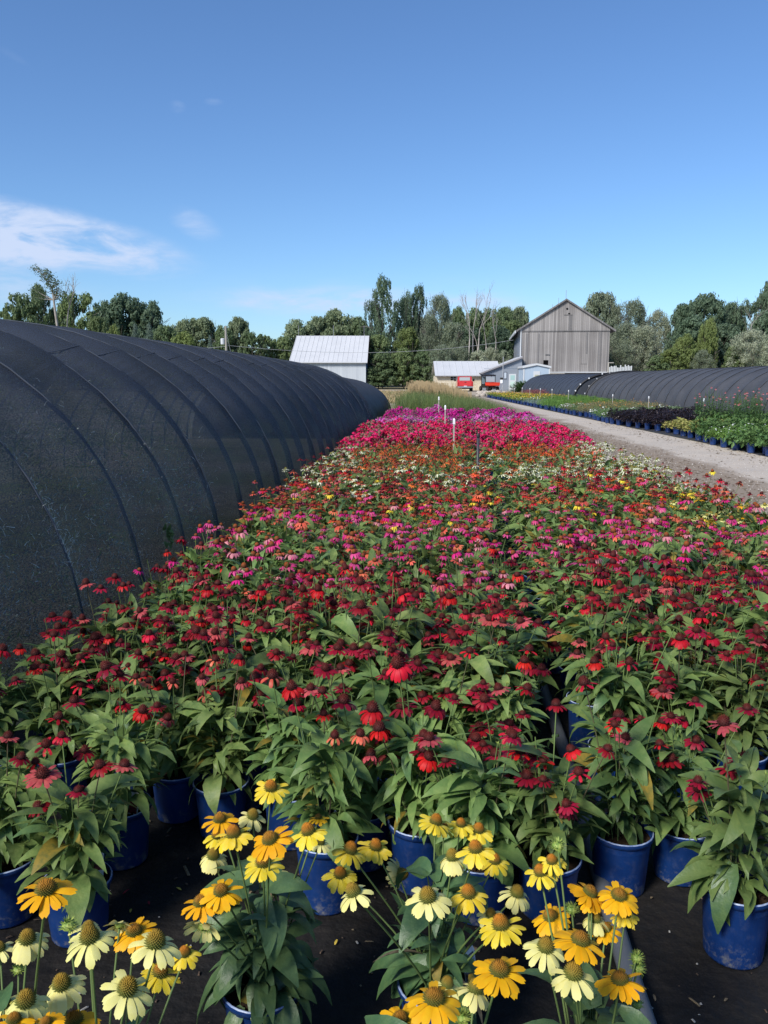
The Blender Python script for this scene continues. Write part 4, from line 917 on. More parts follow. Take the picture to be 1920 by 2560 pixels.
TL = [
 # left of frame
 (*z1(120,175), 95, 120, 'open', 'g', 'green open-crowned tree at the far left edge of the tree line'),
 (*z1(60,235), 60, 118, 'open', 'm', 'low leafy tree at the very left, above the tunnel edge'),
 (*z1(185,135), 55, 124, 'open', 'g', 'tree crown just left of the tall leaning trunk'),
 (*z1(350,170), 95, 122, 'open', 'm', 'yellowish green open tree right of the bare-topped trunk'),
 (*z1(290,225), 70, 132, 'round', 'd', 'dark tree filling the gap behind the two bare trunks'),
 (*z1(470,215), 65, 140, 'round', 'd', 'dark rounded tree left of the big dark double crown'),
 (*z1(550,183), 100, 142, 'round', 'd', 'big dark green domed tree left of the utility pole'),
 (*z1(655,215), 80, 142, 'round', 'd', 'dark domed tree joined to the right of the bigger one'),
 (*z1(430,275), 55, 112, 'round', 'm', 'mid-height yellow green tree over the tunnel ridge'),
 (*z1(500,310), 42, 108, 'bush', 'y', 'small yellowish shrub at the foot of the dark domed trees'),
 (*z1(590,300), 50, 112, 'conifer', 'b', 'bluish pine below the big dark domed tree'),
 (*z1(650,297), 50, 112, 'conifer', 'b', 'bluish pine next to its twin below the dark crowns'),
 (*z1(715,310), 60, 125, 'round', 'g', 'rounded tree at the dip in the tree line'),
 (*z1(800,338), 70, 112, 'bush', 'y', 'low olive shrub left of the small spruce'),
 (*z1(800,290), 60, 140, 'round', 'l', 'pale green tree left of the utility pole, second from it'),
 (*z1(875,278), 90, 142, 'round', 'l', 'pale green round tree just left of the utility pole'),
 (*z1(910,350), 34, 112, 'conifer', 'b', 'small blue spruce left of the utility pole'),
 (*z1(1030,280), 62, 138, 'round', 'l', 'tall pale tree rising right of the utility pole'),
 (*z1(965,315), 50, 136, 'round', 'g', 'tree directly behind the utility pole'),
 (*z1(1090,335), 60, 136, 'open', 'g', 'loose tree between utility pole and sky gap'),
 (*z1(1145,350), 50, 138, 'open', 'm', 'lowest tree at the sky gap left of the white barn'),
 (*z1(1225,360), 60, 140, 'round', 'm', 'green tree at the left corner of the white barn roof'),
 (*z1(1290,290), 90, 148, 'round', 'l', 'tree over the left end of the white barn roof'),
 (*z1(1375,278), 80, 150, 'round', 'l', 'tree over the middle of the white barn roof, left of centre'),
 (*z1(1455,248), 90, 152, 'round', 'l', 'highest pale tree over the white barn roof'),
 (*z1(1545,285), 70, 150, 'round', 'g', 'tree over the right end of the white barn roof'),
 # centre
 (*z5(300,90), 62, 146, 'poplar', 'd', 'tall dark poplar, the highest tree right of the white barn'),
 (*z5(215,300), 50, 148, 'poplar', 'd', 'lower left shoulder of the tall poplar pair'),
 (*z5(560,230), 45, 148, 'poplar', 'd', 'slim ragged poplar between the tall one and the grey willow'),
 (*z5(660,170), 42, 150, 'poplar', 'd', 'ragged poplar with a thin top leaning right'),
 (*z5(500,300), 60, 152, 'poplar', 'd', 'shadowy poplar behind the slim pair'),
 (*z5(860,235), 66, 144, 'willow', 'o', 'tall grey green willow in the centre of the tree line'),
 (*z5(770,430), 55, 138, 'willow', 'o', 'lower left willow leaning on the tall grey one'),
 (*z5(980,500), 65, 138, 'willow', 'o', 'right-hand lower willow beside the dead trees'),
 (*z5(1040,385), 50, 152, 'round', 'g', 'green tree behind the right side of the willow'),
 (*z5(1200,400), 62, 158, 'round', 'g', 'green tree behind the dead bare trees'),
 (*z5(1350,400), 60, 158, 'round', 'g', 'tree right behind the last dead trunk'),
 (*z5(1500,375), 50, 156, 'round', 'g', 'rounded tree left of the grey barn roof'),
 (*z5(1650,385), 60, 160, 'round', 'l', 'tree peeping over the left slope of the grey barn roof'),
 (*z5(1580,500), 70, 146, 'round', 'm', 'yellow green tree beside the left eave of the grey barn'),
 (*z5(560,570), 58, 132, 'round', 'y', 'yellowish tree in front of the slim poplars'),
 (*z5(260,640), 60, 131, 'round', 'm', 'green tree beside the white barn gable end'),
 (*z5(510,770), 60, 127, 'bush', 'm', 'broad green shrub above the grass field, left of centre'),
 (*z5(300,800), 70, 127, 'bush', 'g', 'dark green shrub right of the white barn'),
 (*z5(700,780), 60, 127, 'bush', 'g', 'green shrub between the two yellowish ones'),
 (*z5(880,730), 60, 126, 'willow', 'o', 'greyish sapling above the left end of the stone building'),
 (*z5(1070,750), 50, 128, 'willow', 'o', 'greyish sapling above the middle of the stone building'),
 (*z5(1250,790), 55, 128, 'bush', 'w', 'silvery shrub above the stone building roof'),
 (*z5(1370,750), 45, 130, 'willow', 'w', 'silvery upright shrub left of the lean-to roof'),
 (*z5(1500,790), 50, 130, 'bush', 'o', 'olive shrub tucked behind the lean-to roof'),
 (*z5(60,480), 60, 160, 'round', 'g', 'distant tree between white barn and tall poplar'),
 (*z5(1440,560), 60, 140, 'round', 'd', 'dark tree low behind the dead trunks'),
 (*z5(1150,560), 60, 140, 'round', 'd', 'dark tree low behind the willow edge'),
 (*z5(620,480), 90, 155, 'round', 'd', 'broad dark tree low behind the poplars'),
 # right
 (*z2(925,138), 78, 152, 'round', 'o', 'grey green tree rising behind the right slope of the barn roof'),
 (*z2(985,175), 50, 150, 'willow', 'o', 'willow top next to the right barn eave'),
 (*z2(1070,160), 75, 148, 'willow', 'o', 'high silvery willow right of the grey barn'),
 (*z2(1040,260), 90, 136, 'willow', 'o', 'broad lower willow right of the barn wall'),
 (*z2(1120,270), 80, 134, 'willow', 'w', 'pale willow above the white pickets'),
 (*z2(1175,208), 65, 150, 'willow', 'w', 'pale willow top before the dark oak group'),
 (*z2(1285,185), 60, 144, 'round', 'd', 'dark tree left of the tallest oak on the right'),
 (*z2(1385,148), 95, 146, 'round', 'd', 'tallest dark oak right of the grey barn'),
 (*z2(1340,240), 95, 138, 'round', 'd', 'wide dark crown in front of the tallest oak'),
 (*z2(1490,185), 60, 150, 'round', 'd', 'dark tree right of the tallest oak'),
 (*z2(1560,170), 70, 150, 'poplar', 'd', 'dark ragged tree near the right edge'),
 (*z2(1650,93), 60, 152, 'round', 'd', 'highest tree at the right edge of the picture'),
 (*z2(1640,220), 80, 140, 'round', 'd', 'dark tree under the highest one at the right edge'),
 (*z2(1460,270), 90, 136, 'round', 'd', 'dark mid-height tree behind the olive shrub on the right'),
 (*z2(1240,370), 70, 124, 'bush', 'y', 'yellow green shrub above the right tunnel'),
 (*z2(1300,315), 50, 128, 'round', 'y', 'narrow yellow green tree above the right tunnel'),
 (*z2(1590,290), 100, 122, 'willow', 'w', 'big pale silvery willow shrub at the right edge'),
 (*z2(1500,365), 50, 124, 'bush', 'm', 'small green shrub left of the silvery willow shrub'),
 (*z2(1380,375), 50, 124, 'willow', 'o', 'grey olive shrub right of the yellow green one'),
 (*z2(1180,400), 60, 124, 'bush', 'g', 'green shrub right of the pickets'),
 (*z2(1400,250), 40, 130, 'round', 'y', 'yellow green tree among the dark oaks'),
 (*z2(1030,350), 70, 128, 'willow', 'o', 'low willow growing against the right barn wall'),
]
for a in TL: tree(*a)
# low undergrowth closing the foot of the tree line
for i, px in enumerate(range(20, 1960, 46)):
    tree(px + tr.uniform(-10,10), tr.uniform(888, 902), 75, 170 + tr.uniform(-6, 6), 'bush', tr.choice('gdm'), 'low dark undergrowth shrub closing the foot of the tree line', None, 'undergrowth shrubs along the tree line')
# bare and leaning trees
def leaner():
    Y = 105.; a = [z1(250,318), z1(240,250), z1(232,190), z1(225,140), z1(205,110), z1(185,80), z1(160,60)]
    p0 = atY(*a[0], Y); t = thing('leaning_tree', 'tall leaning tree with bare pale trunk and sparse leafy top', 'tree', (p0.x, Y, 0))
    rng = random.Random(5); pts = [Vector((0,0,0))] + [atY(*q, Y) - Vector((p0.x, Y, 0)) for q in a]
    br = MB(); br.tube(pts, [.17,.16,.15,.12,.09,.06,.04,.03], 7); cr = MB()
    def clump(c, s, n):
        for j in range(n):
            d = Vector((rng.gauss(0,1), rng.gauss(0,1), rng.gauss(0,.7))); p = c + d*s*.5; u, w = frame(Vector((rng.gauss(0,1),rng.gauss(0,1),1)).normalized()); q = rng.uniform(.07,.14)
            cr.add([tuple(p-u*q), tuple(p+w*q*.6), tuple(p+u*q), tuple(p-w*q*.6)], [(0,1,2,3)])
    for zx, zy, s in ((150,55,.35),(170,65,.4),(190,80,.45),(205,70,.35),(195,100,.5),(215,105,.5),(230,118,.5),(245,120,.45),(210,130,.4),(250,140,.5),(262,160,.5),(245,165,.4),(262,180,.4),(235,150,.4),(220,90,.35),(150,145,.4),(175,160,.45),(190,175,.4),(165,180,.5)):
        c = atY(*z1(zx, zy), Y + rng.uniform(-1,1)) - Vector((p0.x, Y, 0)); clump(c, s*1.7, 85)
        k = min(pts[2:], key=lambda q: (q - c).length + (0 if q.z < c.z else 2)); br.tube([k, k.lerp(c, .6) + Vector((0,0,-.1)), c], [.07,.05,.02], 4, 0, False)
    o = cr.build('crown', [M['treeleaf']], t); o.color = (.13,.17,.09,1); br.build('trunk', [M['deadbark']], t, True)
leaner()
def dead_tree(px, ybase, ytop, Y, seed, label, lean=0, spread=.5, n=3, depth=3, r=.2, grp=None):
    b = atY(px, 900, Y); t = thing('dead_tree', label, 'dead tree', (b.x, Y, 0), 0, grp); rng = random.Random(seed); mb = MB(); H = Z(ytop, Y)
    z0 = H*.55; mb.tube([(0,0,0),(lean*.3,0,z0*.5),(lean*.7,0,z0)], [r, r*.85, r*.7], 6)
    limb(mb, rng, Vector((lean*.7,0,z0)), Vector((lean*.15,0,1)).normalized(), (H-z0)*.62, r*.6, depth, spread, .45, n)
    mb.build('trunk', [M['deadbark']], t, True)
dead_tree(z1(285,0)[0], 0, z1(0,98)[1], 106, 4, 'forked dead tree with bare twigs beside the tall leaning tree', .5, .7, 3, 3, .17)
for i, (x, y, l) in enumerate(((1145,260,0.3),(1190,205,0),(1240,240,.2),(1310,400,.3),(1380,400,.9),(1255,420,-.4))):
    dead_tree(z5(x,0)[0], 0, z5(0,y)[1], 134 + i*.7, 30+i, ['slender dead tree nearest the grey willow','tallest dead bare tree in the centre group','dead tree just right of the tallest bare one','short dead tree in the middle of the bare group','dead tree bending to the right toward the barn','thin dead stem low among the bare group'][i], l, .35, 3, 3, .14)
dead_tree(z2(1590,0)[0], 0, z2(0,215)[1], 130, 44, 'bare dead tree standing above the silvery willow shrub', 0, .7, 3, 3, .14)
# juniper
def juniper():
    rng = random.Random(9); t = thing('juniper_shrub', 'dark green spreading juniper between the lean-to door and far tunnel', 'shrub', (SX(1316,960,92), 92, 0)); mb = MB()
    for i in range(340):
        a = rng.uniform(0, 2*pi); el = rng.uniform(.05, 1.3); L = rng.uniform(1.5, 2.5)*(1 - .22*el)
        d = Vector((cos(a)*cos(el)*1.0, sin(a)*cos(el), sin(el)*.75)); p0 = Vector((0,0,.2)); 
        for j in range(40):
            s = rng.uniform(.3, 1); p = p0 + d*L*s + Vector((0,0,-.1*s)) ; q = rng.uniform(.11,.24)*(1.2-s*.4); u, w = frame((d + Vector((rng.gauss(0,.4),rng.gauss(0,.4),rng.gauss(0,.4)))).normalized()); e = (d + Vector((rng.gauss(0,.25),rng.gauss(0,.25),rng.gauss(.1,.25)))).normalized()
            mb.add([tuple(p-u*q*.25), tuple(p+u*q*.25), tuple(p+e*q*1.4)], [(0,1,2)])
    mb.build('foliage', [mat('juniper green', (.040,.085,.028), .6, .3, noise=(3,(.07,.13,.04),.7))], t)
    g = MB(); g.tube([(0,0,0),(0,0,.6)], .09, 6); g.build('trunk', [M['bark']], t)
juniper()
# ================================================================== FLOWER BEDS
# ---------------------------------------------------------------- yellow coneflowers in front, bloom by bloom
YC = {'G': ('gold', 'cone_y'), 'Y': ('yellow', 'cone_y'), 'P': ('pale', 'cone_p')}
YH = {}
def yhead(c, i):
    if (c, i) not in YH:
        rng = random.Random(ord(c)*10 + i)
        p = petals_mb(rng, 1.0*.046, .013, {'G': 15, 'Y': 14, 'P': 13}[c] + rng.randint(-1, 2), {'G': .5, 'Y': .72, 'P': .85}[c]*rng.uniform(.8, 1.35), rng.uniform(-.1, .1), 6, .37)
        YH[(c, i)] = (p.mesh('flower', [M[YC[c][0]]]), cone_mb(.0146, .023 if c != 'G' else .016, 170).mesh('cone', [M[YC[c][1]]]))
    return YH[(c, i)]
def yellow_plant(label, base, blooms, nleaf, seed, dry=0, leafR=.17, hh=.34, tag_=None):
    rng = random.Random(seed)
    t = thing('yellow_coneflower', label, 'yellow coneflower', base, 0, 'yellow coneflowers in front'); B = Vector(base)
    p = link('pot', POT, t); link('soil', SOIL, p)
    z0 = PH - .03; fo = MB()
    for (x, y, w, c, *rest) in blooms:
        px, py = D(x, y); ws = w*K; r = ray(px, py); d = .097*F/ws; Y = max(base[1] - .30, min(base[1] + .24, d*r.y)); pos = atY(px, py, Y); d = Y/r.y
        if pos.z < .36: pos = atY(px, py, base[1] - .2); d = pos.y/r.y
        R = ws/2/F*d; pl = pos - B; sc = min(1.25, R/.045)
        st = MB(); b0 = Vector((pl.x*.12 + rng.uniform(-.02,.02), pl.y*.12 + rng.uniform(-.02,.02), z0))
        # flower faces up and a little toward the viewer
        back = rest and rest[0] == 'B'; side = rest and rest[0] == 'S'; tilt = rng.uniform(-.18, .12)
        if side: rot = Euler((radians(75), 0, radians(70)))
        elif back: rot = Euler((radians(-62), radians(rng.uniform(-30,30)), 0))
        else: rot = Euler((tilt + .10, rng.gauss(0, .16), 0))
        if c == 'B':
            f = MB()
            f.lathe([(.004,-.008),(.013,-.004),(.014,.004),(.009,.010),(.001,.012)], 10)
            for q in range(70):
                a = q*2.4; el = rng.uniform(-.3, 1.35); dd = Vector((cos(a)*cos(el), sin(a)*cos(el), sin(el))); u, ww = frame(dd); b = dd*.010
                f.add([tuple(b+u*.0022), tuple(b-u*.0022), tuple(b+dd*.013)], [(0,1,2)], 0)
            fo_ = f.build('bud', [M['bud']], t, False, pl); fo_.scale = (ws/36*1.0*.5 + .5,)*3; head_o = fo_
        else:
            hm, cm = yhead(c, rng.randrange(5)); head_o = link('flower', hm, t, pl, rot.to_matrix().to_euler(), sc)
            if not (c == 'P' and back): link('cone', cm, head_o)
            cx = MB(); cx.lathe([(.003,-.010),(.011,-.006),(.013,-.001)], 10); 
            for q in range(22):
                a = q*2.4; dd = Vector((cos(a), sin(a), -.5)).normalized(); u, ww = frame(dd); b = Vector((cos(a)*.010, sin(a)*.010, -.004)); cx.add([tuple(b+u*.002), tuple(b-u*.002), tuple(b+dd*.011)], [(0,1,2)])
            cx.build('calyx', [M['bud']], head_o)
        top = pl - Vector((0,0,.006*sc)); pts = stem_pts(b0, top, rng.uniform(1.1, 1.6), 7); st.tube(pts, [.0036,.0034,.0032,.003,.0028,.0026,.0025,.0024], 6, 0, False)
        for j in range(rng.randint(2, 4)):
            s = rng.uniform(.10, .6 if c != 'B' else .8); q = pts[0].lerp(pts[-1], s); i_ = s*7; q = pts[int(i_)].lerp(pts[min(7,int(i_)+1)], i_ % 1)
            aa = rng.uniform(0, 2*pi); el = rng.uniform(.0, .8); L = rng.uniform(.05, .12)*(1.3 - s)
            strip(fo, q, Vector((cos(aa)*cos(el), sin(aa)*cos(el), sin(el))), Vector((-cos(aa)*sin(el), -sin(aa)*sin(el), cos(el))), L, L*.34, rng.uniform(.4, 1.4), lp, 6, .3, 0, rng.uniform(-.4,.4), .08, rng)
        st.build('stem', [M['stem']], t, True)
    leafy(fo, rng, (0,0), z0, z0 + hh, nleaf, leafR, .09, .17, .38, 7, 0, .25, True)
    leafy(fo, rng, (0,0), z0, z0 + .10, nleaf//3, leafR, .12, .20, .40, 7, 0, .0, True)
    if dry: leafy(fo, rng, (0,0), z0 + .05, z0 + .12, dry, leafR*.9, .12, .18, .2, 7, 1, -.2)
    leafy(fo, rng, (0,0), z0, z0 + .16, 3, leafR, .08, .13, .35, 6, 2, -.3)
    fo.build('foliage', [M['leaf2'], M['leaf_dry'], M['leaf_yel']], t, True)
    return t
def rim(px, py):                        # ground position of a pot from its rim centre in the photo
    p = atz(px, py, PH); return (p.x, p.y, .011)
TAKEN = []
def tk(p, r=.255): TAKEN.append((p[0], p[1], r)); return p
Y1 = tk(rim(*D(568, 2128)), .34); Y2 = tk(rim(*D(948, 2125)), .30)
yellow_plant('potted coneflower with golden and pale yellow blooms standing alone left of the bare ground cloth', Y1,
  [(585,1705,73,'Y'),(545,1765,66,'P'),(475,1772,72,'G'),(468,1808,56,'Y'),(505,1806,82,'Y'),(585,1816,90,'G'),(460,1852,70,'P'),(568,1868,84,'Y'),(592,1888,64,'P'),(478,1928,84,'G'),(435,1952,84,'G'),(440,2000,84,'P','B'),(688,1768,42,'G'),(667,1800,78,'Y'),(692,1822,48,'P')], 75, 1)
yellow_plant('potted coneflower with thin pale yellow blooms and dry grey leaves left of the grey pipe', Y2,
  [(755,1840,76,'Y'),(810,1832,72,'Y'),(735,1892,72,'Y'),(765,1932,86,'P'),(862,1888,70,'P','S'),(940,1778,70,'Y'),(958,1790,50,'Y'),(995,1783,56,'Y'),(1033,1795,64,'Y'),(978,1855,76,'P'),(1028,1838,80,'Y'),(925,1942,96,'P'),(980,1902,64,'Y'),(1012,1935,84,'Y'),(1068,1862,66,'Y'),(1115,1932,76,'P'),(1060,1978,60,'P'),(1082,2003,96,'Y'),(920,1872,26,'B')], 34, 2, 11)
Y3 = (.47, 1.62, .011); tk(Y3, .34)
yellow_plant('potted coneflower with the most golden blooms at the bottom right, beside the grey pipe', Y3,
  [(1168,1888,74,'Y'),(1192,1862,62,'Y'),(1205,1828,34,'B'),(1272,1930,80,'G'),(1278,1945,60,'G'),(1336,1938,86,'G'),(1350,1978,56,'Y'),(1190,1983,82,'G'),(1253,2035,102,'G'),(1178,2050,92,'P'),(1285,1988,64,'P'),(1308,2008,66,'G'),(1238,2108,104,'P'),(1340,2120,96,'G'),(1375,2070,30,'B'),(1378,2092,32,'B'),(1375,2170,28,'B'),(1235,1965,28,'B')], 60, 3, 0, .17, .40)
Y5 = (.13, 1.50, .011); tk(Y5, .30)
yellow_plant('potted coneflower with large golden bloom at the very bottom, centre', Y5,
  [(1078,2100,110,'G'),(937,2162,118,'G'),(965,2130,72,'P'),(1025,2140,88,'P'),(865,2205,92,'G'),(1000,2200,40,'B')], 50, 4, 2)
Y4 = (-.60, 1.50, .011); tk(Y4, .30); Y6 = (-.84, 1.62, .011); tk(Y6, .3)
yellow_plant('potted coneflower with big pale yellow blooms at the bottom left corner', Y4,
  [(190,2008,72,'P'),(195,2030,106,'P'),(258,1998,66,'P','B'),(290,2015,88,'G'),(335,2042,112,'P'),(400,2062,66,'Y'),(345,2105,86,'Y'),(275,2140,112,'P'),(160,2208,100,'G'),(148,2000,36,'B'),(135,2130,100,'P')], 42, 5)
yellow_plant('potted coneflower with one tall golden bloom at the left edge of the picture', Y6,
  [(100,1925,114,'G'),(60,2032,90,'P'),(0,2052,64,'P'),(55,2168,106,'P'),(8,2172,80,'P'),(100,2212,70,'G'),(30,2205,80,'G'),(40,2095,28,'B')], 36, 6)
# ---------------------------------------------------------------- front row of red coneflowers, pots where the photo shows them
FR = [((262,1742),'red','pot with white picture tag, red coneflower leaning left over the open cloth'),
      ((382,1655),'dusk','red coneflower in the rear pot left of the yellow-leaved one'),
      ((478,1688),'dusk','red coneflower with yellowed hanging leaves above the yellow blooms'),
      ((165,1885),'red','lush red coneflower overhanging its pot at the left, with tag on the rim'),
      ((10,1850),'red','red coneflower cut by the left edge of the picture'),
      ((628,1705),'dusk','red coneflower behind the highest yellow bloom'),
      ((705,1825),'dusk','coneflower with broad drooping leaves in a pot behind the yellow blooms'),
      ((905,1790),'red','red coneflower with dark stems in the pot at the centre of the front'),
      ((1035,1845),'red','red coneflower half hidden behind the pale yellow blooms'),
      ((1185,1842),'red','bushy red coneflower in the pot left of the grey pipe'),
      ((1342,1795),'red','red coneflower with long sprawling leaves right of the grey pipe'),
      ((1472,1772),'red','red coneflower in the pot with bare soil showing on the right'),
      ((1592,1925),'red','trailing red coneflower in the foremost pot at the right edge'),
      ((785,1745),'red','red coneflower squeezed behind the broad drooping leaves'),
      ((1090,1740),'red','red coneflower one pot behind the bushy one left of the pipe')]
for i, ((x, y), fam, lab) in enumerate(FR):
    p = tk(rim(*D(x, y))); 
    place_coneflower(fam, p, 0, lab, 'red coneflower', 'red coneflowers in the front row', i % 7)
# ---------------------------------------------------------------- the rest of the beds, pot by pot
rb = random.Random(2024)
def free(x, y):
    for (a, b, r) in TAKEN:
        if (a-x)**2 + (b-y)**2 < r*r: return False
    return True
def fam_at(x, y, left):
    """variety blocks, as in the photo"""
    n = rb.gauss(0, .22)
    if not left and 6.9 < y + n < 8.7 and x > bedr(y) - 1.0 and rb.random() < .75: return 'lemon'
    if y + n < 4.95: return 'red'
    if y + n < 5.35: return rb.choice(['red', 'pink'])
    if y + n < 7.1: return 'pink'
    if y + n < 8.2: return rb.choice(['pink', 'mix', 'mix'])
    if y + n < (9.6 if left else 9.4): return rb.choice(['mix', 'dusk', 'mix'])
    if left:
        if y + n < 10.6: return rb.choice(['dusk', 'dusk', 'white'])
        return (rb.choice(['white','white','dusk','red']) if (x - hoopx(y)) < .75 + n else (rb.choice(['white','dusk','mix','orange']) if y < 12 else rb.choice(['orange','orange','orange','dusk'])))
    if y + n < 10.4: return rb.choice(['dusk', 'dusk', 'mix'])
    if y < 12.6: return rb.choice(['white','white','white','white','white','dusk']) if x > aisle(y) + .9 + n else rb.choice(['white','orange','dusk'])
    return 'orange' if x < bedr(y) - .5 and y > 12.4 else 'white'
CN = {'red': 'deep red', 'pink': 'pink', 'mix': 'coral and yellow', 'dusk': 'dusky salmon red', 'white': 'cream white', 'orange': 'orange', 'lemon': 'lemon yellow'}
def where(x, y, left):
    if left and x < hoopx(y) + .75: return 'beside the black shade tunnel'
    if left and x > aisle(y) - .55: return 'on the left edge of the narrow aisle'
    if not left and x < aisle(y) + .55: return 'on the right edge of the narrow aisle'
    if not left and x > bedr(y) - .45: return 'along the edge of the gravel road'
    return 'in the middle of the left block' if left else 'in the middle of the right block'
cnt = {}
ORD = 'first second third fourth fifth sixth seventh eighth ninth tenth eleventh twelfth thirteenth fourteenth fifteenth sixteenth seventeenth eighteenth nineteenth twentieth'.split()
for tens, w in (('twenty', 'thirtieth'), ('thirty', 'fortieth'), ('forty', 'fiftieth'), ('fifty', 'sixtieth'), ('sixty', 'seventieth'), ('seventy', 'eightieth'), ('eighty', 'ninetieth')):
    ORD += ['%s-%s' % (tens, o) for o in ORD[:9]] + [w]
SH = {'lemon': 'lemon yellow', 'red': 'deep red', 'pink': 'pink', 'mix': 'coral and yellow', 'dusk': 'dusky salmon red', 'white': 'cream white', 'orange': 'orange'}
y = 3.02; row = 0; vrow = -1
while y < 15.6:
    rowitems = {True: [], False: []}
    for left in (True, False):
        x0, x1 = (hoopx(y) + (.26 if y < 4.4 else .44), aisle(y) - .17) if left else (aisle(y) + .20, bedr(y) - .1)
        if not left and y > 13.4: x1 = bedr(y) - .3
        n = int((x1 - x0)/.285); 
        for i in range(n + 1):
            x = x0 + (x1 - x0)*(i + (.5 if row % 2 else 0))/(n + .5) + rb.uniform(-.025, .025); yy = y + rb.uniform(-.03, .03)
            if abs(x) > yy*.5 + .25: continue
            if yy < 3.75 and not (x < -.95 or x > .9): 
                if yy < 3.45: continue
            if yy < 3.45: continue
            if not free(x, yy) or rb.random() < .05: continue
            if not left and y > 9.2 and x < aisle(y) + .55 and rb.random() < .6: continue
            fam = fam_at(x, yy, left); lod = 0 if yy < 4.7 else (1 if yy < 10 else 2)
            wh = where(x, yy, left).replace('on the left edge of the narrow aisle', 'left of the aisle').replace('on the right edge of the narrow aisle', 'right of the aisle'); lab = '%s coneflower in a blue pot %s' % (CN[fam], wh)
            cnt[fam] = cnt.get(fam, 0) + 1
            to = place_coneflower(fam, (x, yy, .011), lod, lab, {'red':'red coneflower','dusk':'dusky coneflower','pink':'pink coneflower','mix':'mixed coneflower','white':'white coneflower','orange':'orange coneflower','lemon':'lemon coneflower'}[fam], lab.replace(' coneflower in a blue pot', ' coneflowers'), None, rb.uniform(.94, 1.08)); rowitems[left].append((to, fam))
    if rowitems[True] or rowitems[False]: vrow += 1
    if True:
        for left in (True, False):
            it = rowitems[left]; n = len(it)
            for i, (to, fam) in enumerate(it):
                a, b = ('black tunnel', 'aisle') if left else ('aisle', 'right end')
                near, far = (i, n - 1 - i)
                pos = ('%s pot from the black tunnel' % ORD[i] if near <= far else '%s pot left of the aisle' % ORD[far]) if left else ('%s pot right of the aisle' % ORD[i] if near <= far else '%s pot from the row end by the road' % ORD[far])
                to['label'] = '%s coneflower, %s, %s row back' % (SH[fam], pos, ORD[vrow])
    y += .285 if y < 10 else .30; row += 1
print('coneflowers', cnt)
# ---------------------------------------------------------------- generic potted mounds (phlox and the right hand bed)
def mound(seed, R, h, lsize, nleaf, wr, leafm, flm=None, nfl=0, fsize=.01, cluster=0, spikes=False, potlow=True, zr=.0, split=True, ftop=.55):
    """leafy mound over a pot; returns list of (name, mesh)"""
    rng = random.Random(seed); fo = MB(); z0 = PH
    for i in range(nleaf):
        a = rng.uniform(0, 2*pi); f = rng.random(); r = R*sqrt(rng.random()); zz = z0 + h*rng.uniform(.02, 1)*sqrt(max(.05, 1 - (r/R)**2*.75)) - .03
        el = rng.uniform(-.5, 1.0); d = Vector((cos(a)*cos(el), sin(a)*cos(el), sin(el))); nn = Vector((-cos(a)*sin(el), -sin(a)*sin(el), cos(el))); L = lsize*rng.uniform(.7, 1.3)
        b = 2*pi*rng.random()
        strip(fo, (cos(b)*r, sin(b)*r, zz), d, nn, L, L*wr, rng.uniform(.2,1.6), lp, 2, .25, 0, rng.uniform(-.6,.6))
    for i in range(12):
        a = rng.uniform(0, 2*pi); r = R*.8*rng.random(); fo.tube([(cos(a)*r*.3, sin(a)*r*.3, z0-.03), (cos(a)*r, sin(a)*r, z0 + h*.8)], .003, 3, 0, False)
    fl = MB(); k = len(flm) if flm else 0
    for i in range(nfl):
        a = rng.uniform(0, 2*pi); r = R*1.02*sqrt(rng.random()); zz = z0 + h*rng.uniform(ftop, 1.08)*sqrt(max(.1, 1 - (r/R)**2*.7)); mi = rng.randrange(k); c = Vector((cos(a)*r, sin(a)*r, zz)); m_ = cluster or 1
        if spikes: fo.tube([(c.x*.5, c.y*.5, z0), tuple(c)], .0025, 3, 0, False)
        for j in range(m_):
            if cluster:
                dd = Vector((rng.gauss(0,1), rng.gauss(0,1), abs(rng.gauss(0,1)))).normalized(); p = c + Vector((dd.x*.04, dd.y*.04, dd.z*.035))
            else: dd = Vector((rng.gauss(0,.35), rng.gauss(0,.35), 1)).normalized(); p = c
            u, w = frame(dd); s = fsize*rng.uniform(.8, 1.2); t0 = rng.uniform(0, 2*pi); ring = []
            for q in range(5):
                b = t0 + 2*pi*q/5; ring.append(tuple(p + (u*cos(b) + w*sin(b))*s - dd*s*.15))
            fl.add([tuple(p)] + ring, [(0, 1+q, 1+(q+1)%5) for q in range(5)], mi)
    return fo, fl
def kind(name, variants, leafm, flm, parts):
    out = []
    for (fo, fl) in variants:
        if parts:
            o = [('foliage', fo.mesh('foliage', [leafm]))]
            if fl.v: o.append(('blossoms', fl.mesh('blossoms', flm, False)))
            out.append(o)
        else:
            a = pot_mesh(8); a.m = [0]*len(a.m); a.merge(fo, None, 1)
            if fl.v: a.merge(fl, None, 2)
            out.append(a.mesh(name, [M['pot'], leafm] + (flm or [])))
    return out
def put(name, kd, parts, loc, label, cat, group, rng, s=1.0):
    rz = rng.uniform(0, 2*pi); sc = rng.uniform(.92, 1.1)*s
    if parts:
        t = thing(name, label, cat, loc, rz, group); t.scale = (sc, sc, sc*rng.uniform(.92,1.1)); link('pot', POTLOW, t)
        for nm, me in rng.choice(kd): link(nm, me, t)
    else:
        t = link(name, rng.choice(kd), None, loc, (0,0,rz), (sc, sc, sc*rng.uniform(.92,1.1))); tag(t, label, cat, group)
    return t
M['phlox_leaf'] = mat('phlox leaf', (.075,.14,.045), .5, .35, noise=(14,(.12,.19,.065),.7), rnd=.2, trans=.15)
def blossom(name, c, c2, r=.12): return mat(name, c, .6, .2, noise=(20,c2,.8), rnd=r, hue=.008, trans=.2)
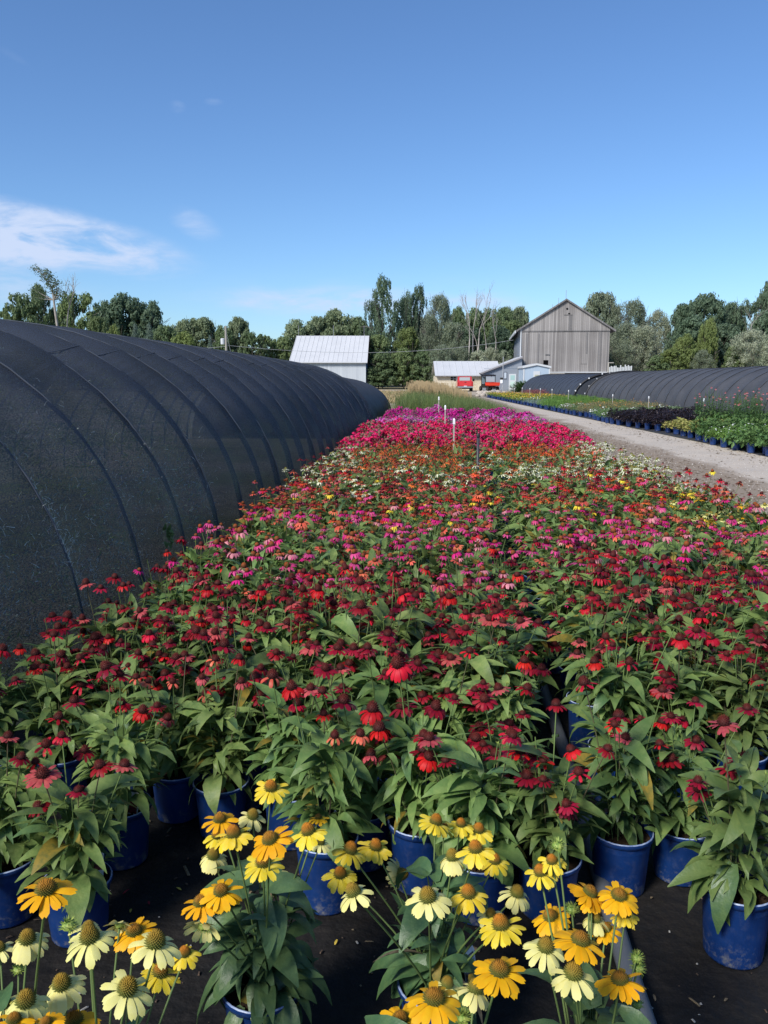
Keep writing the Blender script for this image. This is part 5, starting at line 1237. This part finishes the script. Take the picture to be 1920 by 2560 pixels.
PX = {'hotpink': [blossom('hot pink blossom', (.66,.010,.10), (.55,.01,.08)), blossom('rose blossom', (.72,.03,.17), (.6,.02,.12)), mat('brown bract', (.16,.10,.07), .8)],
      'lilac': [blossom('lilac blossom', (.64,.12,.50), (.60,.09,.42)), blossom('pink lilac blossom', (.66,.06,.40), (.6,.2,.5)), mat('lilac bract', (.22,.15,.14), .8)],
      'magenta': [blossom('magenta blossom', (.52,.010,.22), (.42,.008,.18)), blossom('purple blossom', (.42,.008,.20), (.56,.03,.34)), mat('magenta bract', (.16,.07,.09), .8)]}
PK = {}
for k in PX:
    vs_ = [mound(300 + i + len(k), .245, .50, .07, 150, .26, None, [0,1,1], 120, .0150, 10, False, ftop=.78) for i in range(3)]
    for fo, fl in vs_: 
        r_ = random.Random(5); fl.m = [(2 if (i//50) % 7 == 6 else m) for i, m in enumerate(fl.m)]
    PK[k, True] = kind('potted_phlox', vs_, M['phlox_leaf'], PX[k], True); PK[k, False] = kind('potted_phlox', vs_, M['phlox_leaf'], PX[k], False)
y = 15.9; row = 0; pk = {}
while y < 29.5:
    for left in (True, False):
        x0, x1 = (hoopx(y) + .42, aisle(y) - .14) if left else (aisle(y) + .24, bedr(y) - .15)
        n = int((x1 - x0)/.40)
        for i in range(n + 1):
            x = x0 + (x1 - x0)*(i + (.5 if row % 2 else 0))/(n + .5) + rb.uniform(-.04, .04); yy = y + rb.uniform(-.05, .05)
            s = yy + rb.gauss(0, .15)
            if left and s < 16.0 + .0: k = 'hotpink'
            k = 'hotpink' if s < 21.6 else ('lilac' if s < 23.2 else 'magenta')
            if k == 'magenta' and s > 28.2: k = 'lilac' if rb.random() < .3 else 'magenta'
            if 23.3 < s < 23.7: continue
            parts = yy < 19.6; nm = {'hotpink': 'hot pink', 'lilac': 'lilac pink', 'magenta': 'purple magenta'}[k]
            lab = '%s phlox in a blue pot %s' % (nm, where(x, yy, left))
            near, far = i, n - i; a, b = ('tunnel', 'aisle') if left else ('aisle', 'road'); pk.setdefault(k, row)
            grp = '%s phlox plants %s' % (nm, 'left of the aisle' if left else 'right of the aisle')
            lab = '%s phlox in the %s block, %s from the %s, %s row' % (nm, 'left' if left else 'right', ORD[min(near, far)], a if near <= far else b, ORD[row - pk[k]])
            put('potted_phlox', PK[k, parts], parts, (x, yy, .011), lab, nm + ' phlox', grp, rb, 1.0 if k != 'lilac' else 1.03)
    y += .41; row += 1
# ---------------------------------------------------------------- right hand bed
def gm(name, c, c2, r=.15): return mat(name, c, .55, .3, noise=(10,c2,.8), rnd=r, hue=.01, trans=.32)
RL = {'hosta': gm('broad pale green leaf', (0.109,0.217,0.065), (0.174,0.290,0.102)), 'mallow': gm('mid green leaf', (0.087,0.174,0.051), (0.145,0.232,0.072)), 'dark': mat('black purple leaf', (.012,.007,.010), .45, .45, noise=(10,(.035,.022,.022),.7), rnd=.2),
      'heuch': gm('yellow green leaf', (0.275,0.319,0.080), (0.435,0.348,0.131)), 'mound': gm('soft green leaf', (0.123,0.217,0.065), (0.174,0.261,0.102)), 'brown': gm('brownish green leaf', (0.189,0.217,0.094), (0.319,0.261,0.145)),
      'bright': gm('bright green leaf', (0.123,0.246,0.051), (0.189,0.319,0.072)), 'silver': gm('silver leaf', (0.275,0.348,0.290), (0.189,0.275,0.203)), 'yel': gm('yellow flower leaf', (0.145,0.232,0.058), (0.203,0.290,0.072)), 'redb': gm('red brown leaf', (0.232,0.102,0.087), (0.319,0.131,0.131)), 'tall': gm('tall stem leaf', (0.080,0.160,0.051), (0.131,0.203,0.072))}
WH = mat('white blossom', (.72,.74,.70), .6); YF = mat('yellow blossom', (.72,.60,.06), .6); OF = mat('orange blossom', (.65,.25,.04), .6); PF = mat('red pink blossom', (.50,.12,.16), .6)
def ks(nm, leafm, flm, **kw):
    cfg = dict(R=.22, h=.28, lsize=.10, nleaf=150, wr=.4, nfl=0); cfg.update(kw)
    return [mound(500 + i*3 + len(nm), leafm=None, flm=flm, **cfg) for i in range(3)]
KD = {}
def defk(code, nm, leafk, flm, parts, **kw): KD[code] = (nm, kind(nm, ks(nm, None, flm, **kw), RL[leafk], flm, parts), parts)
defk('hosta', 'broad_leaved_plant', 'hosta', [WH], True, R=.27, h=.26, lsize=.17, nleaf=110, wr=.45)
defk('hostaw', 'white_flowered_plant', 'bright', [WH], True, R=.24, h=.28, lsize=.10, nleaf=170, wr=.4, nfl=9, fsize=.02, spikes=True, ftop=.9)
defk('mallow', 'bushy_plant', 'mallow', None, True, R=.27, h=.42, lsize=.14, nleaf=150, wr=.4)
defk('dark', 'black_leaved_plant', 'dark', None, False, R=.25, h=.42, lsize=.085, nleaf=230, wr=.5)
defk('heuch', 'coral_bells_plant', 'heuch', None, True, R=.24, h=.24, lsize=.085, nleaf=190, wr=.75)
defk('mound', 'mounding_plant', 'mound', [WH], False, R=.24, h=.30, lsize=.07, nleaf=170, wr=.3)
defk('moundw', 'white_mounding_plant', 'mound', [WH], False, R=.24, h=.24, lsize=.07, nleaf=110, wr=.3, nfl=26, fsize=.03)
defk('brown', 'brown_flowered_plant', 'brown', [OF], False, R=.25, h=.36, lsize=.07, nleaf=170, wr=.25, nfl=8, fsize=.02)
defk('bright', 'feathery_plant', 'bright', None, False, R=.30, h=.40, lsize=.07, nleaf=210, wr=.3)
defk('silver', 'silver_plant', 'silver', [WH], False, R=.24, h=.16, lsize=.06, nleaf=120, wr=.25)
defk('yel', 'yellow_flowered_plant', 'yel', [YF, YF, OF], False, R=.25, h=.26, lsize=.08, nleaf=120, wr=.3, nfl=16, fsize=.03)
defk('yelw', 'cream_flowered_plant', 'yel', [WH, YF], False, R=.25, h=.20, lsize=.08, nleaf=110, wr=.3, nfl=12, fsize=.032)
defk('redb', 'red_brown_plant', 'redb', [PF], False, R=.25, h=.55, lsize=.09, nleaf=140, wr=.2, nfl=20, fsize=.02)
DESC = {'hosta': 'pale broad leaved perennial', 'hostaw': 'white flecked green perennial', 'mallow': 'bushy mid green perennial', 'dark': 'black purple leaved perennial', 'heuch': 'low yellow green leaved perennial',
        'mound': 'soft green mounding perennial', 'moundw': 'white flowered mounding perennial', 'brown': 'brownish flowered green perennial', 'bright': 'bright green bushy perennial', 'silver': 'low silvery leaved perennial',
        'yel': 'yellow flowered perennial', 'yelw': 'low perennial with cream flowers', 'redb': 'upright red brown perennial'}
CATS = {'hosta': 'broad leaved plant', 'hostaw': 'white flowered plant', 'mallow': 'green bushy plant', 'dark': 'black leaved plant', 'heuch': 'yellow green plant', 'mound': 'mounding plant', 'moundw': 'white mounding plant', 'brown': 'brown flowered plant',
        'bright': 'bright green plant', 'silver': 'silver plant', 'yel': 'yellow flowered plant', 'yelw': 'cream flowered plant', 'redb': 'red brown plant'}
rr = random.Random(404); y = 19.4; row = 0; rc = {}; ec = {}
while y < 78:
    n = 11; x0 = ROADR + .25 + (.25*sin(y*.5) if y < 40 else 0)
    for i in range(n):
        x = x0 + i*.43 + (.2 if row % 2 else 0) + rr.uniform(-.05, .05); yy = y + rr.uniform(-.06, .06)
        if x > 14.45 or x > .475*yy + .6: continue
        u = x - ROADR; s = yy - u*.55 + rr.gauss(0, .25)
        if s < 22.2: k = 'hosta' if rr.random() < .7 else 'mallow'
        elif s < 24.3: k = 'hostaw' if u < 2.6 else 'mallow'
        elif s < 25.4: k = 'mallow'
        elif s < 28.6 and u < 2.2: k = 'heuch'
        elif s < 28.6: k = 'mallow'
        elif s < 34.5: k = 'dark'
        elif s < 38: k = 'mound' if u > .6 else 'moundw' if rr.random() < .3 else 'mound'
        elif s < 39: k = 'moundw'
        elif s < 44: k = 'brown' if rr.random() < .8 else 'mound'
        elif s < 45.3: k = 'moundw' if u < 1.8 else 'brown'
        elif s < 52: k = 'bright'
        elif s < 57.5: k = 'silver' if u < 2 else 'bright'
        elif s < 60: k = 'yelw'
        else: k = 'yel' if u < 3.4 or s < 70 else 'redb'
        nm, kd, parts = KD[k]; rc[k] = rc.get(k, 0) + 1
        edge = 'at the road edge of the right bed' if i == 0 else ('on the tunnel side of the bed' if i >= n-3 else 'inside the right bed')
        lab = '%s %s' % (DESC[k], edge)
        ec.setdefault((k, i), -1); ec[k, i] += 1
        lab = '%s, %s, %s of its kind going back' % (DESC[k], 'on the road edge' if i == 0 else ORD[i] + ' from the road', ORD[ec[k, i]])
        put(nm, kd, parts, (x, yy, .016), lab, CATS[k], '%ss in the right bed' % DESC[k], rr)
    y += .43 if y < 36 else (.50 if y < 50 else .62); row += 1
print('right bed', rc)
# tall flowering stems in the right bed
def tall_plants():
    rng = random.Random(31); vs_ = []
    for v in range(3):
        fo = MB(); tops = []; r2 = random.Random(900 + v)
        for i in range(9):
            a = r2.uniform(0, 2*pi); r = .2*sqrt(r2.random()); top = Vector((cos(a)*r*1.3, sin(a)*r*1.3, PH + r2.uniform(.75, 1.25))); b = Vector((cos(a)*r*.3, sin(a)*r*.3, PH - .03)); fo.tube([b, b.lerp(top, .5) + Vector((0,0,.02)), top], .004, 3, 0, False)
            for j in range(12):
                s = r2.uniform(.05, .85); aa = r2.uniform(0, 2*pi); el = r2.uniform(0, .8); strip(fo, b.lerp(top, s), Vector((cos(aa)*cos(el), sin(aa)*cos(el), sin(el))), Vector((-cos(aa)*sin(el), -sin(aa)*sin(el), cos(el))), .15*(1.2 - s*.6), .045, 1.0, lp, 2, .2, 0)
            if r2.random() < .3: tops.append(top)
        leafy(fo, r2, (0,0), PH, PH + .4, 45, .2, .12, .2, .3, 2, 0, .5, True)
        vs_.append((fo.mesh('foliage', [RL['tall']]), tops))
    for i in range(30):
        u = rng.uniform(1.7, 4.9); yy = rng.uniform(24.5, 30.5) + u*.5; x = ROADR + u
        t = thing('tall_coneflower', 'tall thin-stemmed pale pink coneflower rising above the right bed', 'tall coneflower', (x, yy, .02), rng.uniform(0, 6), 'tall coneflowers in the right bed'); s = rng.uniform(.85, 1.12); t.scale = (1, 1, s)
        a, b = rng.choice(vs_); link('pot', POTLOW, t); link('foliage', a, t)
        for q in b: link('flower', head('pink', 3, 1)[0], t, q, (0,0,rng.uniform(0,6)), 1.1)
tall_plants()
# ---------------------------------------------------------------- ornamental grass field
def grass_field():
    rng = random.Random(15)
    g = [mat('grass blade green', (.12,.18,.05), .6, trans=.25), mat('grass blade olive', (.17,.20,.07), .6, trans=.25), mat('straw plume', (.42,.31,.17), .8, trans=.2), mat('grass blade deep', (.06,.11,.035), .6, trans=.2)]
    mb = MB()
    def blade(x, y, h, w, lean, mi):
        a = rng.uniform(0, 2*pi); dx, dy = cos(a)*lean, sin(a)*lean
        p = [(x, y, 0), (x + dx*.25, y + dy*.25, h*.5), (x + dx, y + dy, h)]
        q = Vector((rng.uniform(.6,1), rng.uniform(-.6,.6), 0)).normalized()*w
        mb.add([(p[0][0]-q.x,p[0][1]-q.y,0),(p[0][0]+q.x,p[0][1]+q.y,0),(p[1][0]-q.x*.8,p[1][1]-q.y*.8,p[1][2]),(p[1][0]+q.x*.8,p[1][1]+q.y*.8,p[1][2]),(p[2][0],p[2][1],p[2][2])], [(0,1,3,2),(2,3,4)], mi)
    for i in range(900):
        yy = 31.5 + 20*rng.random()**1.2; x0, x1 = hoopx(yy) + .35, 5.0 + (yy-31)*.0
        x = rng.uniform(x0, x1); f = max(0, 1 - (x - 1.2)/4.5)
        H = rng.uniform(1.06, 1.36)*(.72 + .28*f) + (.12 if yy > 40 and x < 3.3 else 0)
        if x > 3.4: H *= 1 - (x-3.4)*.10
        c = rng.choice([0,0,1,3])
        for j in range(46): blade(x + rng.gauss(0,.10), yy + rng.gauss(0,.10), H*rng.uniform(.5,1.1), .008, rng.uniform(.05,.4), c if rng.random() < .7 else rng.choice([0,1]))
        if yy > 40 and x < 4.2:
            for j in range(9 if x < 2.6 else 4): 
                xx, y2 = x + rng.gauss(0,.12), yy + rng.gauss(0,.12); h = H + rng.uniform(.1,.36); blade(xx, y2, h, .007, .15, 2)
                mb.add([(xx-.013,y2,h-.26),(xx+.013,y2,h-.26),(xx+.012,y2,h),(xx-.012,y2,h)], [(0,1,2,3)], 2)
    tag(mb.build('ornamental_grass', g), 'tall green feather grass with straw plumes beyond the pink phlox', 'grass', None, 'stuff')
    mb2 = MB(); mb = mb2
    for i in range(5200):
        yy = rng.uniform(60, 100); x = rng.uniform(-3, 3.5 + (yy-60)*.03); blade(x, yy, rng.uniform(.15,.45), .03, .25, 2 if rng.random() < .8 else 1)
    mb2.build('dry_grass', g); o = bpy.data.objects['dry_grass']; tag(o, 'straw coloured dry grass in front of the stone outbuilding', 'grass', None, 'stuff')
grass_field()
# ---------------------------------------------------------------- aisle pipe, risers, stakes, tags
def pipe():
    g = MB(); g.tube([(aisle(Y)+.02 + .008*sin(Y*2), Y, .045) for Y in [1.2 + i*.6 for i in range(48)]], .034, 10)
    tag(g.build('irrigation_pipe', [M['grey_plastic']], None, True), 'grey plastic irrigation pipe lying on the ground cloth in the aisle', 'pipe')
pipe()
def riser(px, ytop, Y, label, dark=True):
    p = atY(px, ytop, Y); t = thing('sprinkler_riser', label, 'sprinkler', (p.x, Y, 0)); g = MB(); g.tube([(0,0,.02),(0,0,p.z-.12)], .020, 8); g.build('pipe', [M['black_plastic'] if not dark else mat('dark riser', (.035,.037,.045), .5)], t, True)
    g = MB(); g.lathe([(.026,0),(.028,.02),(.022,.05),(.016,.06)], 10, 0, (0,0,p.z-.14)); g.lathe([(.001,0),(.03,.0),(.032,.012),(.001,.014)], 10, 0, (0,0,p.z-.03)); g.tube([(-.018,0,p.z-.09),(-.018,0,p.z-.03)], .005, 4); g.tube([(.018,0,p.z-.09),(.018,0,p.z-.03)], .005, 4); g.build('sprinkler_head', [M['black_plastic']], t, True)
riser(1196, 1068, 11.2, 'dark sprinkler riser standing in the aisle between the orange and white coneflowers')
def stake(px, yt, Y, label, cap=True, grp=None):
    p = atY(px, yt, Y); t = thing('row_marker', label, 'marker stake', (p.x, Y, 0), 0, grp); w = .013
    g = MB(); g.box(-w, w, -.012, .012, 0, p.z - .03); g.build('stake', [M['stake']], t)
    g = MB(); g.box(-w*1.6, w*1.6, -.022, .022, p.z - .08, p.z); g.add([(-w*1.6,-.022,p.z),(w*1.6,-.022,p.z),(w*1.6,.022,p.z),(-w*1.6,.022,p.z),(-w,0,p.z+.03),(w,0,p.z+.03)], [(0,1,5,4),(1,2,5),(2,3,4,5),(3,0,4)]); g.build('cap', [M['tagwhite']], t)
stake(1135, 1050, 15.6, 'nearest white-capped stake in the aisle before the hot pink phlox')
stake(1113, 1016, 20.5, 'middle white-capped stake at the lilac phlox in the aisle')
stake(1097, 994, 27, 'farthest white-capped stake in the aisle, against the tall grass')
for i, (x, y, Y) in enumerate((((1180,980)+(40,)),((1500,987)+(45,)),((1622,992)+(39,)),((1760,998)+(31,)))):
    if i == 0: continue
    stake(x + 32 if i == 1 else x, y, Y, ['','white-capped stake left of the black leaved plants','white-capped stake behind the black leaved plants','nearest white-capped stake in the right bed, by the tall coneflowers'][i])
for i, (sx, sy, Y) in enumerate(((575,190,66),(695,192,62),(830,200,58),(1020,212,52),(397,190,75),(487,182,72))):
    px, py = 1200 + sx/4.608, 930 + sy/4.608; stake(px, py, Y, ['small marker stake among the red brown plants by the far tunnel','small marker stake right of the red brown plants','small marker stake midway along the far tunnel','small marker stake near the seam of the two right tunnels','small marker stake left of the juniper foot','small marker stake at the juniper foot'][i])
def plant_tag(px, py, z, rz, label, tilt=-.25, col=(.30,.02,.05), w=.030, h=.062):
    p = atz(px, py, z); t = thing('plant_tag', label, 'plant tag', (p.x, p.y, p.z), rz); t.rotation_euler = (tilt, .12, rz)
    g = MB(); poly = [(-w,-.05),(w,-.05),(w,h*.75),(w*.7,h),(-w*.7,h),(-w,h*.75)]; g.prism(poly, 0, .0012); g.build('card', [M['tagwhite']], t)
    g = MB(); g.box(-w*.82, w*.82, -.0012, -.0004, -.02, h*.42); pc = g.build('picture', [mat('tag picture', col, .4, .4, noise=(60,(.02,.03,.02),.8))], t)
    g = MB()
    g.box(-w*.7, w*.7, -.0012, -.0004, h*.47, h*.72); g.build('title_band', [mat('dark title band', (.03,.035,.05), .4)], t)
    g = MB()
    for i in range(5): g.box(-w*.58 + i*w*.24, -w*.58 + i*w*.24 + w*.15, -.0020, -.0013, h*.53, h*.66)
    g.build('lettering', [M['tagwhite']], t)
plant_tag(*D(283,1745), PH+.01, -.1, 'white picture tag standing in the pot of the left red coneflower')
plant_tag(*D(205,1868), PH+.01, .5, 'white picture tag on the rim of the overgrown pot at the left')
plant_tag(*D(632,2095), PH+.0, .7, 'white picture tag in the pot of the lone yellow coneflower', -.2, (.25,.20,.03), .030, .066)
plant_tag(*D(742,1800), PH+.0, -.4, 'white rimmed tag under the broad drooping leaves', -.2)
plant_tag(*D(1403,1748), PH+.02, 1.2, 'pale tag edge-on beside the pot right of the pipe', -.1, (.5,.5,.5))
plant_tag(*D(1016,2095), PH+.01, .9, 'pale tag at the rim of the dry-leaved yellow coneflower', -.2, (.4,.4,.42))
# big drooping leaves in front
def big_leaf(px, py, z, az, el, L, w, bend, label, m='leaf'):
    p = atz(px, py, z); return p
def poke():
    rng = random.Random(3); p = atY(*D(355,1152), 6.05); mb = MB()
    for i in range(14):
        a = rng.uniform(0, 2*pi); strip(mb, (rng.uniform(-.03,.03), 0, rng.uniform(-.07,.06)), Vector((.6, -.5, sin(a)*.8)).normalized(), Vector((.5,-.5,.4)), .07, .035, 1, lp, 3, .2)
    # place on the cloth surface
    best = min(((PL(Y, a, .985), Y, a) for Y in [5.2 + .05*i for i in range(40)] for a in [.1 + .02*j for j in range(40)]), key=lambda q: ((q[0][0]+tl.location.x)/(q[0][1]+oyL) - p.x/p.y)**2 + ((q[0][2]-CH)/(q[0][1]+oyL) - (p.z-CH)/p.y)**2)
    o = mb.build('weed_leaf', [M['stem']], None, True, (best[0][0]+tl.location.x+.02, best[0][1]+oyL, best[0][2])); tag(o, 'small green weed poking through a tear in the black cloth', 'weed')
poke()
print('objects', len(bpy.data.objects))
